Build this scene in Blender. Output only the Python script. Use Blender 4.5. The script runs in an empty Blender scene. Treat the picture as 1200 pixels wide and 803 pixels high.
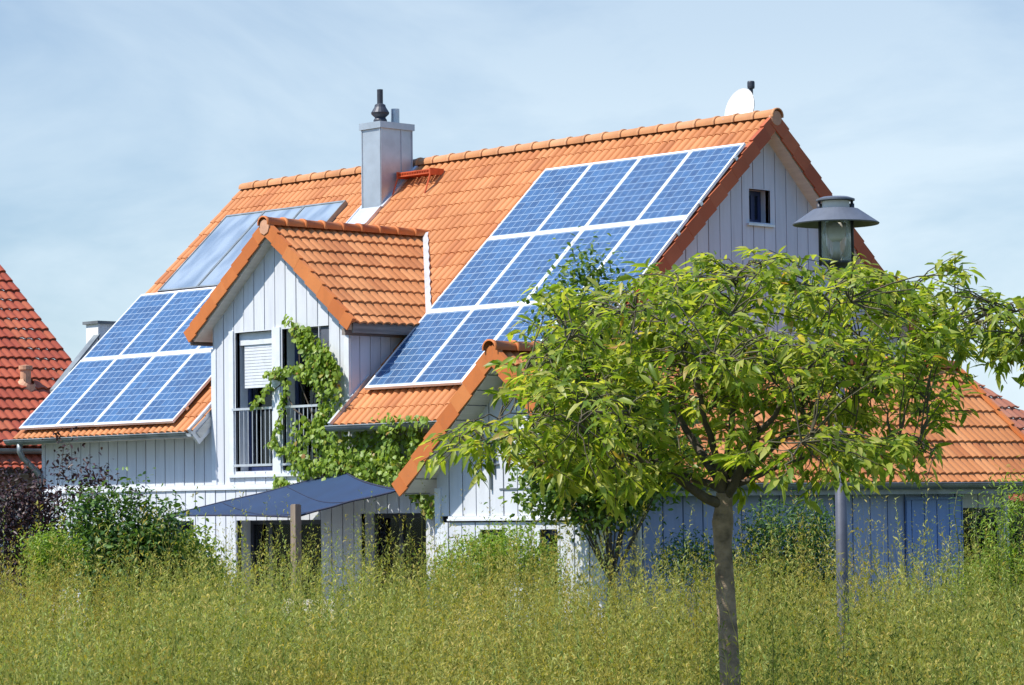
import bpy, bmesh, math, random
import numpy as np
from mathutils import Vector, Matrix
random.seed(7); rng = np.random.default_rng(7)
sc = bpy.context.scene; COL = sc.collection
R = math.radians

# ------------------------------------------------------------------ camera
CP = Vector((31.520, -32.137, 2.173))
YAW, PIT, ROLL, FPX = 2.3689809, 0.05687318, -0.01219447, 3437.48
FW = Vector((math.cos(PIT)*math.cos(YAW), math.cos(PIT)*math.sin(YAW), math.sin(PIT)))
RT = Vector((math.sin(YAW), -math.cos(YAW), 0)); UPV = RT.cross(FW)
RT, UPV = RT*math.cos(ROLL)+UPV*math.sin(ROLL), UPV*math.cos(ROLL)-RT*math.sin(ROLL)
cam = bpy.data.cameras.new('camera'); camo = bpy.data.objects.new('camera', cam); COL.objects.link(camo)
m = Matrix((RT, UPV, -FW)).transposed().to_4x4(); m.translation = CP; camo.matrix_world = m
cam.sensor_width = 36; cam.lens = 36*FPX/1200; cam.clip_end = 3000; sc.camera = camo

def ray(px, py): return FW + RT*((px-600)/FPX) - UPV*((py-401.5)/FPX)
def on(px, py, n, c):
    d = ray(px, py); n = Vector(n); return CP + d*((c-n.dot(CP))/n.dot(d))
def onX(px, py, x): return on(px, py, (1,0,0), x)
def onY(px, py, y): return on(px, py, (0,1,0), y)
def at(px, py, d): return CP + ray(px, py)*d

# ------------------------------------------------------------------ materials
def newmat(name):
    mt = bpy.data.materials.new(name); mt.use_nodes = True
    nt = mt.node_tree; b = nt.nodes['Principled BSDF']; return mt, nt, b
def N(nt, t, **k):
    n = nt.nodes.new(t)
    for a, v in k.items(): setattr(n, a, v)
    return n
def ramp(nt, fac, stops):
    r = N(nt, 'ShaderNodeValToRGB'); e = r.color_ramp.elements
    while len(e) < len(stops): e.new(0.5)
    for i, (p, c) in enumerate(stops): e[i].position = p; e[i].color = (*c, 1)
    nt.links.new(fac, r.inputs[0]); return r.outputs[0]
def noise(nt, scale, detail=3, rough=.55, coord='Object', stretch=None):
    tc = N(nt, 'ShaderNodeTexCoord'); n = N(nt, 'ShaderNodeTexNoise')
    n.inputs['Scale'].default_value = scale; n.inputs['Detail'].default_value = detail; n.inputs['Roughness'].default_value = rough
    o = tc.outputs[coord]
    if stretch:
        mp = N(nt, 'ShaderNodeMapping'); mp.inputs['Scale'].default_value = stretch
        nt.links.new(o, mp.inputs[0]); o = mp.outputs[0]
    nt.links.new(o, n.inputs[0]); return n.outputs[0]
def attr(nt, name='tint'):
    a = N(nt, 'ShaderNodeAttribute'); a.attribute_name = name; return a.outputs['Fac']
def mixc(nt, fac, a, b, mode='MIX'):
    m = N(nt, 'ShaderNodeMix', data_type='RGBA', blend_type=mode)
    for s, v in ((0, fac), (6, a), (7, b)):
        if isinstance(v, (float, int)): m.inputs[s].default_value = v
        elif isinstance(v, tuple): m.inputs[s].default_value = (*v, 1)
        else: nt.links.new(v, m.inputs[s])
    return m.outputs[2]
def math_(nt, op, a, b=None):
    m = N(nt, 'ShaderNodeMath', operation=op)
    for s, v in ((0, a), (1, b)):
        if v is None: continue
        if isinstance(v, (float, int)): m.inputs[s].default_value = v
        else: nt.links.new(v, m.inputs[s])
    return m.outputs[0]
def bump(nt, b, h, strength, dist=.01):
    n = N(nt, 'ShaderNodeBump'); n.inputs['Strength'].default_value = strength; n.inputs['Distance'].default_value = dist
    nt.links.new(h, n.inputs['Height']); nt.links.new(n.outputs[0], b.inputs['Normal'])

def simple(name, c, rough=.6, metal=0, var=.12, scale=6, bmp=.15, stretch=None, spec=.5):
    mt, nt, b = newmat(name)
    n = noise(nt, scale, 5, .6, stretch=stretch)
    lo = tuple(max(0, x*(1-var*1.6)) for x in c); hi = tuple(min(1, x*(1+var)) for x in c)
    nt.links.new(ramp(nt, n, [(.3, lo), (.7, hi)]), b.inputs['Base Color'])
    b.inputs['Roughness'].default_value = rough; b.inputs['Metallic'].default_value = metal
    b.inputs['Specular IOR Level'].default_value = spec
    if bmp: bump(nt, b, noise(nt, scale*8, 3, stretch=stretch), bmp, .004)
    return mt

def tile_mat(name, base, alt, dark, light):
    mt, nt, b = newmat(name)
    c = ramp(nt, attr(nt), [(0, dark), (.3, base), (.7, alt), (1, light)])
    n1 = noise(nt, 1.1, 5, .65)
    c = mixc(nt, ramp(nt, n1, [(.35, (0,0,0)), (.75, (.45,.45,.45))]), c, tuple(x*.62 for x in base))
    n2 = noise(nt, 26, 4, .7)
    n4 = noise(nt, 5, 4, .6, stretch=(1,.18,.18)); c = mixc(nt, ramp(nt, n4, [(.5,(0,0,0)),(.8,(.3,.3,.3))]), c, tuple(x*.5 for x in base))
    c = mixc(nt, ramp(nt, n2, [(.56, (0,0,0)), (.78, (.34,.34,.34))]), c, (.16, .12, .08))
    nt.links.new(c, b.inputs['Base Color']); b.inputs['Roughness'].default_value = .62
    b.inputs['Specular IOR Level'].default_value = .35
    bump(nt, b, noise(nt, 60, 3), .25, .004)
    return mt
M = {}
M['tile'] = tile_mat('roof_tile', (.50,.188,.062), (.54,.213,.075), (.42,.145,.048), (.59,.25,.095))
M['ridge'] = tile_mat('ridge_tile', (.58,.27,.115), (.62,.30,.14), (.53,.235,.095), (.66,.34,.17))
M['verge'] = tile_mat('verge_tile', (.55,.165,.04), (.58,.185,.05), (.5,.14,.034), (.6,.21,.06))
M['verge_shade'] = tile_mat('shaded_verge_tile', (.45,.105,.036), (.48,.12,.045), (.39,.08,.03), (.50,.14,.055))  # same clay as the other verges, darkened to paint in the gable's shade
M['tile_red'] = tile_mat('red_roof_tile', (.38,.078,.036), (.42,.095,.044), (.31,.058,.030), (.45,.125,.055))
M['tile_old'] = tile_mat('old_roof_tile', (.40,.15,.085), (.43,.17,.10), (.34,.12,.07), (.46,.20,.12))
def board_mat(name, c, streak, amount=.5, grey=0.0):
    mt, nt, b = newmat(name)
    t = ramp(nt, attr(nt), [(0, tuple(x*.93 for x in c)), (.5, c), (1, tuple(min(1, x*1.04) for x in c))])
    n = noise(nt, 9, 5, .65, stretch=(1, 1, .12))
    t = mixc(nt, ramp(nt, n, [(.45, (0,0,0)), (.8, (amount,)*3)]), t, streak)
    n3 = noise(nt, .7, 4, .6)
    t = mixc(nt, ramp(nt, n3, [(.45, (0,0,0)), (.85, (amount*.5,)*3)]), t, streak)
    nt.links.new(t, b.inputs['Base Color']); b.inputs['Roughness'].default_value = .6
    bump(nt, b, noise(nt, 60, 3, stretch=(1, 1, .06)), .2, .003)
    return mt
M['board'] = board_mat('painted_boards', (.62,.645,.69), (.43,.45,.49), .6)
M['board_shade'] = board_mat('shaded_painted_boards', (.56,.60,.69), (.40,.43,.50), .6)  # same paint as the white boards, shade of the gable side mixed in
M['board_side'] = board_mat('blue_grey_boards', (.27,.34,.53), (.17,.22,.36), .6)
M['board_blue'] = board_mat('blue_painted_boards', (.17,.28,.56), (.10,.18,.38), .7)
M['joint'] = simple('board_joint', (.10,.115,.15), .9)
M['trim'] = simple('white_trim', (.66,.69,.73), .5, var=.06)
M['soffit'] = simple('soffit_board', (.62,.60,.55), .7, var=.08, stretch=(.4,.4,4))
M['fascia'] = simple('weathered_fascia', (.20,.17,.15), .8, var=.3, stretch=(1,.2,3))
M['zinc'] = simple('zinc', (.46,.52,.57), .42, .5, var=.10, scale=3)
M['gutter'] = simple('gutter_zinc', (.24,.27,.28), .5, .6, var=.2, scale=4)
M['lead'] = simple('bright_flashing', (.62,.65,.68), .42, .5, var=.1)
M['dark_metal'] = simple('dark_metal', (.05,.055,.07), .5, .3, var=.2)
M['lamp_metal'] = simple('lamp_hood_paint', (.13,.145,.175), .5, .2, var=.12)
M['lamp_pole'] = simple('lamp_pole_paint', (.10,.105,.13), .5, .3, var=.2, scale=4)
M['white'] = simple('white_plastic', (.82,.82,.80), .4, var=.03, bmp=0)
M['frame'] = simple('panel_frame', (.80,.81,.82), .35, .15, var=.04, bmp=0)
M['alu'] = simple('aluminium_rail', (.6,.6,.6), .35, .8, var=.06)
M['red_metal'] = simple('red_lacquered_steel', (.55,.10,.03), .5, .1, var=.2)
M['blueframe'] = simple('blue_window_frame', (.022,.036,.11), .4, var=.1)
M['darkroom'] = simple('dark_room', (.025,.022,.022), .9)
M['curtain'] = simple('curtain', (.6,.6,.6), .9, var=.15, scale=3, stretch=(12,12,.3))
M['wood'] = simple('weathered_post', (.26,.20,.15), .85, var=.25, stretch=(4,4,.4))
M['bench'] = simple('pale_bench_wood', (.62,.58,.5), .8, var=.15)
M['stucco'] = simple('white_render', (.78,.78,.76), .8, var=.05)
M['brown_wood'] = simple('brown_beam', (.15,.10,.06), .8, var=.3, stretch=(1,.3,3))
M['redwall'] = simple('red_brown_wall', (.22,.07,.05), .8, var=.2)
M['canvas'] = simple('blue_canvas', (.008,.032,.09), .75, var=.10, scale=2)
M['rim'] = simple('dark_webbing', (.015,.02,.05), .8)
M['paving'] = simple('grey_paving', (.20,.20,.21), .9, var=.2)
M['soil'] = simple('soil', (.06,.05,.03), 1, var=.3)
M['clay_cap'] = simple('clay_end_cap', (.56,.30,.18), .7, var=.15)

def glass_mat(name, tint=(.55,.6,.65), refl=.0):
    mt = bpy.data.materials.new(name); mt.use_nodes = True; nt = mt.node_tree; nt.nodes.clear()
    o = N(nt, 'ShaderNodeOutputMaterial'); t = N(nt, 'ShaderNodeBsdfTransparent'); g = N(nt, 'ShaderNodeBsdfGlossy')
    t.inputs[0].default_value = (*tint, 1); g.inputs['Roughness'].default_value = .03; g.inputs[0].default_value = (.9,.95,1,1)
    f = N(nt, 'ShaderNodeFresnel'); f.inputs[0].default_value = 1.5
    s = N(nt, 'ShaderNodeMixShader'); nt.links.new(math_(nt, 'ADD', f.outputs[0], refl), s.inputs[0])
    nt.links.new(t.outputs[0], s.inputs[1]); nt.links.new(g.outputs[0], s.inputs[2]); nt.links.new(s.outputs[0], o.inputs[0])
    return mt
M['pane'] = glass_mat('window_glass')
M['lampglass'] = glass_mat('lamp_glass', (.97,.985,.97), .0)
nt_ = M['lampglass'].node_tree; out_ = [n for n in nt_.nodes if n.type == 'OUTPUT_MATERIAL'][0]; src_ = out_.inputs[0].links[0].from_socket
tr_ = N(nt_, 'ShaderNodeBsdfTranslucent'); tr_.inputs[0].default_value = (.85,.9,.85,1); df_ = N(nt_, 'ShaderNodeBsdfDiffuse'); df_.inputs[0].default_value = (.8,.85,.8,1)
a_ = N(nt_, 'ShaderNodeMixShader'); nt_.links.new(tr_.outputs[0], a_.inputs[1]); nt_.links.new(df_.outputs[0], a_.inputs[2])
b_ = N(nt_, 'ShaderNodeMixShader'); b_.inputs[0].default_value = .22; nt_.links.new(src_, b_.inputs[1]); nt_.links.new(a_.outputs[0], b_.inputs[2]); nt_.links.new(b_.outputs[0], out_.inputs[0])

# solar cells: a grid of 6 x 10 cells, laid out by the panel's own UV in cell units
def cell_mat():
    mt, nt, b = newmat('solar_cells')
    uv = N(nt, 'ShaderNodeUVMap'); uv.uv_map = 'cells'
    sp = N(nt, 'ShaderNodeSeparateXYZ'); nt.links.new(uv.outputs[0], sp.inputs[0])
    def line(o, w, mul=1.0):
        f = math_(nt, 'FRACT', math_(nt, 'MULTIPLY', o, mul)); d = math_(nt, 'ABSOLUTE', math_(nt, 'SUBTRACT', f, .5))
        return math_(nt, 'GREATER_THAN', d, .5-w*mul)
    g = math_(nt, 'MAXIMUM', line(sp.outputs[0], .021), line(sp.outputs[1], .023))
    bus = math_(nt, 'MULTIPLY', line(math_(nt, 'ADD', sp.outputs[0], .25), .012, 2.0), .35)
    fl = N(nt, 'ShaderNodeVectorMath', operation='FLOOR'); nt.links.new(uv.outputs[0], fl.inputs[0])
    oi = N(nt, 'ShaderNodeObjectInfo')
    ad = N(nt, 'ShaderNodeVectorMath', operation='ADD'); nt.links.new(fl.outputs[0], ad.inputs[0]); nt.links.new(oi.outputs['Location'], ad.inputs[1])
    wn = N(nt, 'ShaderNodeTexWhiteNoise'); nt.links.new(ad.outputs[0], wn.inputs[0])
    tc = N(nt, 'ShaderNodeTexCoord'); vo = N(nt, 'ShaderNodeTexVoronoi'); vo.inputs['Scale'].default_value = 38; nt.links.new(tc.outputs['Object'], vo.inputs[0])
    sc2 = N(nt, 'ShaderNodeSeparateColor'); nt.links.new(vo.outputs['Color'], sc2.inputs[0])
    k = math_(nt, 'ADD', math_(nt, 'MULTIPLY', wn.outputs['Value'], .45), math_(nt, 'MULTIPLY', sc2.outputs[0], .4))
    k = math_(nt, 'ADD', k, math_(nt, 'MULTIPLY', oi.outputs['Random'], .2))
    c = ramp(nt, k, [(.1, (.011,.049,.135)), (.5, (.019,.077,.19)), (.9, (.032,.112,.255))])
    c = mixc(nt, bus, c, (.26,.34,.42)); c = mixc(nt, g, c, (.40,.50,.58))
    nt.links.new(c, b.inputs['Base Color']); b.inputs['Roughness'].default_value = .5
    b.inputs['Coat Weight'].default_value = .45; b.inputs['Coat Roughness'].default_value = .15
    return mt
M['cells'] = cell_mat()
def collector_mat():
    mt, nt, b = newmat('collector_glass')
    n = noise(nt, 1.6, 2, .4, stretch=(2.2, 1, 1))
    nt.links.new(ramp(nt, n, [(.35, (.16,.21,.26)), (.65, (.30,.36,.41))]), b.inputs['Base Color'])
    b.inputs['Roughness'].default_value = .35; b.inputs['Coat Weight'].default_value = 1; b.inputs['Coat Roughness'].default_value = .1
    b.inputs['Specular IOR Level'].default_value = .8
    return mt
M['collector'] = collector_mat()

def leaf_mat(name, stops, trans=.35, patch=None, rough=.45, pscale=.6, spec=.4):
    mt = bpy.data.materials.new(name); mt.use_nodes = True; nt = mt.node_tree; b = nt.nodes['Principled BSDF']; o = nt.nodes['Material Output']
    c = ramp(nt, attr(nt), stops)
    if patch:
        n = noise(nt, pscale, 4, .6); c = mixc(nt, ramp(nt, n, [(.46, (0,0,0)), (.66, (.75,.75,.75))]), c, patch)
    nt.links.new(c, b.inputs['Base Color']); b.inputs['Roughness'].default_value = rough; b.inputs['Specular IOR Level'].default_value = spec
    t = N(nt, 'ShaderNodeBsdfTranslucent'); hs = N(nt, 'ShaderNodeMix', data_type='RGBA', blend_type='MULTIPLY')
    hs.inputs[0].default_value = 1; nt.links.new(c, hs.inputs[6]); hs.inputs[7].default_value = (1.5,1.45,.6,1)
    nt.links.new(hs.outputs[2], t.inputs[0])
    s = N(nt, 'ShaderNodeMixShader'); s.inputs[0].default_value = trans
    nt.links.new(b.outputs[0], s.inputs[1]); nt.links.new(t.outputs[0], s.inputs[2]); nt.links.new(s.outputs[0], o.inputs[0])
    return mt
M['cherry'] = leaf_mat('cherry_leaf', [(0,(.135,.225,.026)), (.45,(.265,.35,.044)), (.8,(.42,.46,.09)), (.97,(.50,.50,.14)), (1,(.48,.26,.08))], .55, rough=.4)
M['pear'] = leaf_mat('pear_leaf', [(0,(.055,.12,.02)), (.6,(.12,.21,.034)), (1,(.27,.35,.06))], .38, rough=.5)
M['weed'] = leaf_mat('meadow_leaf', [(0,(.05,.085,.017)), (.3,(.11,.16,.03)), (.6,(.21,.25,.055)), (.85,(.37,.37,.10)), (1,(.54,.45,.15))], .38, rough=.75, spec=.12, patch=(.38,.27,.055), pscale=.4)
M['shoot'] = leaf_mat('shoot_leaf', [(0,(.15,.22,.05)), (.5,(.27,.35,.10)), (.85,(.42,.46,.17)), (1,(.56,.46,.14))], .38, rough=.7, spec=.15, patch=(.45,.36,.09), pscale=.4)
M['vine'] = leaf_mat('vine_leaf', [(0,(.13,.22,.022)), (.6,(.22,.33,.04)), (.95,(.32,.41,.07)), (1,(.32,.15,.05))], .35)
M['bush'] = leaf_mat('bush_leaf', [(0,(.04,.09,.02)), (.6,(.075,.16,.032)), (1,(.16,.26,.06))], .32)
M['bush_light'] = leaf_mat('light_bush_leaf', [(0,(.13,.22,.025)), (.6,(.22,.34,.04)), (1,(.34,.43,.07))], .4)
M['purple'] = leaf_mat('purple_leaf', [(0,(.028,.014,.017)), (.6,(.055,.025,.03)), (1,(.10,.055,.05))], .15)
M['conifer'] = leaf_mat('hedge_leaf', [(0,(.015,.035,.012)), (1,(.04,.075,.02))], .15)
M['bark'] = simple('cherry_bark', (.28,.205,.14), .9, var=.38, scale=11, bmp=.9, stretch=(1,1,1.3))
M['twig'] = simple('twig_bark', (.085,.075,.04), .8, var=.3)
M['bark2'] = simple('grey_bark', (.10,.08,.06), .9, var=.35, scale=14, bmp=.7)
M['stem'] = simple('green_stem', (.16,.17,.06), .8, var=.3)

# ------------------------------------------------------------------ mesh builder
LOC = {}
class MB:
    def __init__(s): s.v=[]; s.f=[]; s.mi=[]; s.t=[]; s.uv={}
    def face(s, pts, mi=0, t=.5, flip=False):
        i = len(s.v); s.v += [tuple(p) for p in pts]; s.t += [t]*len(pts)
        idx = list(range(i, i+len(pts)))
        s.f.append(idx[::-1] if flip else idx); s.mi.append(mi)
    def hexa(s, b, t4, mi=0, t=.5):
        i = len(s.v); s.v += [tuple(p) for p in list(b)+list(t4)]; s.t += [t]*8
        for q in ((0,3,2,1),(4,5,6,7),(0,1,5,4),(1,2,6,5),(2,3,7,6),(3,0,4,7)):
            s.f.append([i+k for k in q]); s.mi.append(mi)
    def box(s, lo, hi, mi=0, t=.5):
        (a,b,c),(d,e,f) = lo, hi
        s.hexa([(a,b,c),(d,b,c),(d,e,c),(a,e,c)], [(a,b,f),(d,b,f),(d,e,f),(a,e,f)], mi, t)
    def obox(s, o, U, V, W, mi=0, t=.5):
        o,U,V,W = map(Vector, (o,U,V,W))
        s.hexa([o,o+U,o+U+V,o+V], [o+W,o+U+W,o+U+V+W,o+V+W], mi, t)
    def tube(s, pts, rad, n=8, mi=0, t=.5, cap=True):
        pts = [Vector(p) for p in pts]; rad = rad if hasattr(rad, '__len__') else [rad]*len(pts)
        i0 = len(s.v); up = None
        for k, p in enumerate(pts):
            d = (pts[min(k+1, len(pts)-1)]-pts[max(k-1, 0)]).normalized()
            if up is None: up = d.cross(Vector((.3,.1,1)) if abs(d.z) < .95 else Vector((1,0,0))).normalized()
            up = (up - d*up.dot(d)).normalized(); w = d.cross(up)
            for j in range(n):
                a = 2*math.pi*j/n; s.v.append(tuple(p+(up*math.cos(a)+w*math.sin(a))*rad[k])); s.t.append(t)
        for k in range(len(pts)-1):
            for j in range(n):
                a = i0+k*n+j; b = i0+k*n+(j+1)%n
                s.f.append([a, b, b+n, a+n]); s.mi.append(mi)
        if cap:
            s.f.append([i0+j for j in range(n)][::-1]); s.mi.append(mi)
            e = i0+(len(pts)-1)*n; s.f.append([e+j for j in range(n)]); s.mi.append(mi)
    def lathe(s, c, prof, n=24, mi=0, axis=Vector((0,0,1)), t=.5):
        c = Vector(c); axis = Vector(axis).normalized(); a0 = axis.orthogonal().normalized(); b0 = axis.cross(a0); i0 = len(s.v)
        for r, z in prof:
            for j in range(n):
                a = 2*math.pi*j/n; s.v.append(tuple(c+axis*z+(a0*math.cos(a)+b0*math.sin(a))*r)); s.t.append(t)
        for k in range(len(prof)-1):
            for j in range(n):
                a = i0+k*n+j; b = i0+k*n+(j+1)%n; s.f.append([a, b, b+n, a+n]); s.mi.append(mi)
    def build(s, name, mats, parent=None, smooth=False, clips=None, recalc=False):
        me = bpy.data.meshes.new(name)
        off = LOC.get(parent.name, Vector()) if parent else Vector()
        me.from_pydata([(x-off.x, y-off.y, z-off.z) for x,y,z in s.v], [], s.f)
        mats = mats if isinstance(mats, (list, tuple)) else [mats]
        for q in mats: me.materials.append(M[q])
        me.polygons.foreach_set('material_index', s.mi)
        a = me.attributes.new('tint', 'FLOAT', 'POINT'); a.data.foreach_set('value', s.t)
        if smooth: me.polygons.foreach_set('use_smooth', [True]*len(me.polygons))
        if clips or recalc:
            bm = bmesh.new(); bm.from_mesh(me)
            for co, no in clips or []:
                bmesh.ops.bisect_plane(bm, geom=bm.verts[:]+bm.edges[:]+bm.faces[:], plane_co=Vector(co)-off, plane_no=no, clear_outer=True)
            if recalc: bmesh.ops.recalc_face_normals(bm, faces=bm.faces)
            bm.to_mesh(me); bm.free()
        me.update()
        o = bpy.data.objects.new(name, me); COL.objects.link(o)
        if parent: o.parent = parent; LOC[o.name] = off
        else: LOC[o.name] = Vector()
        return o
def tag(o, label=None, cat=None, group=None, kind=None):
    for k, v in (('label', label), ('category', cat), ('group', group), ('kind', kind)):
        if v: o[k] = v
    return o
def thing(name, loc, label, cat, group=None):
    o = bpy.data.objects.new(name, None); COL.objects.link(o); o.location = loc; o.empty_display_size = .2
    LOC[o.name] = Vector(loc); return tag(o, label, cat, group)
def grounded(mb, name, mats, label, cat, group=None, smooth=False):     # a thing that is one mesh: origin at its base
    xs = np.array(mb.v); c = xs.mean(0); base = Vector((float(c[0]), float(c[1]), float(xs[:,2].min())))
    mb.v = [(x-base.x, y-base.y, z-base.z) for x,y,z in mb.v]
    o = mb.build(name, mats, None, smooth); o.location = base; return tag(o, label, cat, group)

# ------------------------------------------------------------------ tiled slope
def tiles(mb, O, U, Dn, Nn, ulen, tlen, hump=.15, course=.325, amp=.018, lift=.030, ss=10, u_skip=None, phase=0, rough=1.0):
    O, U, Dn, Nn = map(Vector, (O, U, Dn, Nn))
    ncol = int(round(ulen/hump*ss)); nc = math.ceil(tlen/course-1e-6)
    us = np.linspace(0, ulen, ncol+1); prof = amp*2*np.abs(np.cos(np.pi*(us/hump+phase)))**.55
    tid = np.floor(us/(2*hump)+phase).astype(int)
    for k in range(nc):
        t0 = k*course; t1 = min(t0+course, tlen)
        if u_skip and u_skip(t1):
            segs = u_skip(t1)
        else: segs = [(0, ulen)]
        nt = tid.max()+2; jit = rng.normal(0, .0022*rough, nt); tint = rng.random(nt); dj = rng.normal(0, .004*rough, nt)
        for (ua, ub) in segs:
            sel = np.where((us >= ua-1e-6) & (us <= ub+1e-6))[0]
            i0 = len(mb.v); w = len(sel)
            for row, (t, l) in enumerate(((t0-.02 if k else t0, 0), (t1, lift), (t1, lift), (t1+.004, lift-.026))):
                for i in sel:
                    q = tid[i]; h = prof[i] + l + jit[q]*(1 if row else .3)
                    tt = t+(dj[q] if row else 0)
                    p = O+U*float(us[i])+Dn*float(tt)+Nn*float(h)
                    mb.v.append((p.x,p.y,p.z)); mb.t.append(float(tint[q]))
            for r in (0, 2):
                for j in range(w-1):
                    a = i0+r*w+j; mb.f.append([a, a+w, a+w+1, a+1]); mb.mi.append(0)
def ridge_tiles(mb, A, B, rad=.098, step=.38, mi=0, drop=.06):
    A, B = Vector(A), Vector(B); d = (B-A); L = d.length; d.normalize(); side = d.cross(Vector((0,0,1))).normalized(); up = side.cross(d)
    n = max(1, round(L/step)); st = L/n
    for k in range(n):
        p0 = A+d*(k*st-(.02 if k else 0)); p1 = A+d*((k+1)*st+.03); r0, r1 = rad*.93, rad*1.03; t = random.random()
        i0 = len(mb.v); m_ = 9
        for (p, r) in ((p0, r0), (p1-d*.05, r1*.98), (p1-d*.05, r1*1.08), (p1, r1*1.1), (p1, r1*.9)):
            for j in range(m_+1):
                a = math.pi*(-.08+1.16*j/m_); q = p+side*math.cos(a)*r*1.1+up*(math.sin(a)*r-drop+.03)
                mb.v.append(tuple(q)); mb.t.append(t)
        for r_ in range(4):
            for j in range(m_): a = i0+r_*(m_+1)+j; mb.f.append([a, a+1, a+m_+2, a+m_+1]); mb.mi.append(mi)
def verge_tiles(mb, O, Dn, Nn, Out, tlen, course=.325, depth=.17, width=.05, mi=0):
    O, Dn, Nn, Out = map(Vector, (O, Dn, Nn, Out)); nc = math.ceil(tlen/course-1e-6)
    for k in range(nc):
        t0 = k*course; t1 = min(t0+course, tlen); t = random.random(); j = random.uniform(-.003, .003)
        for (w0, w1, n0, n1) in ((0, .022, -depth, .045), (-width, 0, .0, .043)):
            a = O+Dn*(t0-.01)+Out*(w0+j)+Nn*(n0+.0); b = O+Dn*t1+Out*(w0+j)+Nn*(n0+.024)
            wv = Out*(w1-w0); h = Nn*(n1-n0)
            mb.hexa([a, a+wv, a+wv+h, a+h], [b, b+wv, b+wv+h, b+h], mi, t)

# ------------------------------------------------------------------ boarded wall
def board_wall(mb, O, U, Nn, u0, u1, zb, zt, openings=(), pitch=.243, gap=.016, thick=.024, mi=0, back=1, phase=0.0, narrow=False, backing=True):
    """boards run vertically; zb/zt are functions of u (or numbers); openings (u0,u1,z0,z1)"""
    O, U, Nn = map(Vector, (O, U, Nn)); Z = Vector((0,0,1))
    fb = zb if callable(zb) else (lambda u: zb); ft = zt if callable(zt) else (lambda u: zt)
    def piece(a, b, ops, n0, n1, mi, t):
        za0, za1, zb0, zb1 = fb(a), ft(a), fb(b), ft(b)
        cuts = sorted([(o[2], o[3]) for o in ops if o[0] < b-1e-4 and o[1] > a+1e-4])
        cur0, cur1 = za0, zb0; segs = []
        for (c0, c1) in cuts:
            if c0 > max(cur0, cur1)+.01: segs.append((cur0, cur1, min(c0, za1), min(c0, zb1)))
            cur0 = cur1 = c1
        segs.append((cur0, cur1, za1, zb1))
        for (p0, p1, q0, q1) in segs:
            if q0 <= p0 and q1 <= p1: continue
            q0 = max(q0, p0+.001); q1 = max(q1, p1+.001)
            P = lambda u, z, n: O+U*u+Z*(z-O.z)+Nn*n
            mb.hexa([P(a,p0,n0), P(b,p1,n0), P(b,p1,n1), P(a,p0,n1)], [P(a,q0,n0), P(b,q1,n0), P(b,q1,n1), P(a,q0,n1)], mi, t)
    ed = sorted({u0, u1, *[x for o in openings for x in o[:2] if u0 < x < u1]})
    if backing:
        peak = [u0+i*(u1-u0)/24 for i in range(25)]
        e2 = sorted(set(ed+peak))
        for a, b in zip(e2, e2[1:]): piece(a, b, openings, -.06, -.004, back, .5)
    k = math.floor((u0-phase)/pitch); u = phase+k*pitch
    while u < u1:
        a, b = max(u+gap/2, u0), min(u+pitch-gap/2, u1); t = random.random(); dn = random.uniform(0, .006)
        br = [a]+[x for x in ed if a+.004 < x < b-.004]+[b]
        for p, q in zip(br, br[1:]):
            if q-p > .004: piece(p, q, openings, 0, thick+dn, mi, t)
        u += pitch
def opening_frame(name, parent, O, U, Nn, a, b, z0, z1, depth=.26, sash=True, bar=None, matf='trim', mats='blueframe', door=False):
    """window part: lining; sash and pane as sub-parts, set back in the wall"""
    O, U, Nn = map(Vector, (O, U, Nn)); Z = Vector((0,0,1)); P = lambda u, z, n: O+U*u+Z*(z-O.z)+Nn*n
    w = MB()
    for (p, q, r, s) in ((a-.012, a, z0, z1+.012), (b, b+.012, z0, z1+.012), (a, b, z1, z1+.012), (a, b, z0-.012, z0)):
        w.obox(P(p, r, -depth-.05), U*(q-p), Nn*(depth+.05+.026), Z*(s-r))
    wo = w.build(name, matf, parent, recalc=True)
    s = MB(); f = .065
    for (p, q, r, t) in ((a, a+f, z0, z1), (b-f, b, z0, z1), (a+f, b-f, z0, z0+f), (a+f, b-f, z1-f, z1)):
        s.obox(P(p, r, -depth), U*(q-p), Nn*.05, Z*(t-r))
    if bar:
        for u in bar: s.obox(P(u-.04, z0+f, -depth), U*.08, Nn*.052, Z*(z1-z0-2*f))
    s.build('sash', mats, wo, recalc=True)
    g = MB(); g.obox(P(a+f, z0+f, -depth+.015), U*(b-a-2*f), Nn*.012, Z*(z1-z0-2*f)); g.build('pane', 'pane', wo, recalc=True)
    return wo

# ------------------------------------------------------------------ HOUSE
p = 0.7436969; cp_, sp_ = math.cos(p), math.sin(p)
ZR, XG, XV, TE = 7.8, 4.05, -8.10, 6.50          # ridge height, right verge, left verge, slope length
YF = -4.40; XW, XL = 3.76, -7.85
DF, NF = Vector((0,-cp_,-sp_)), Vector((0,-sp_,cp_))
DB, NB = Vector((0,cp_,-sp_)), Vector((0,sp_,cp_))
def roofz(y): return ZR-abs(y)*math.tan(p)
house = thing('house', (-2.0, 0, 0), 'white boarded house with orange tiled roof, gable dormer and metal chimney', 'house')

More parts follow.
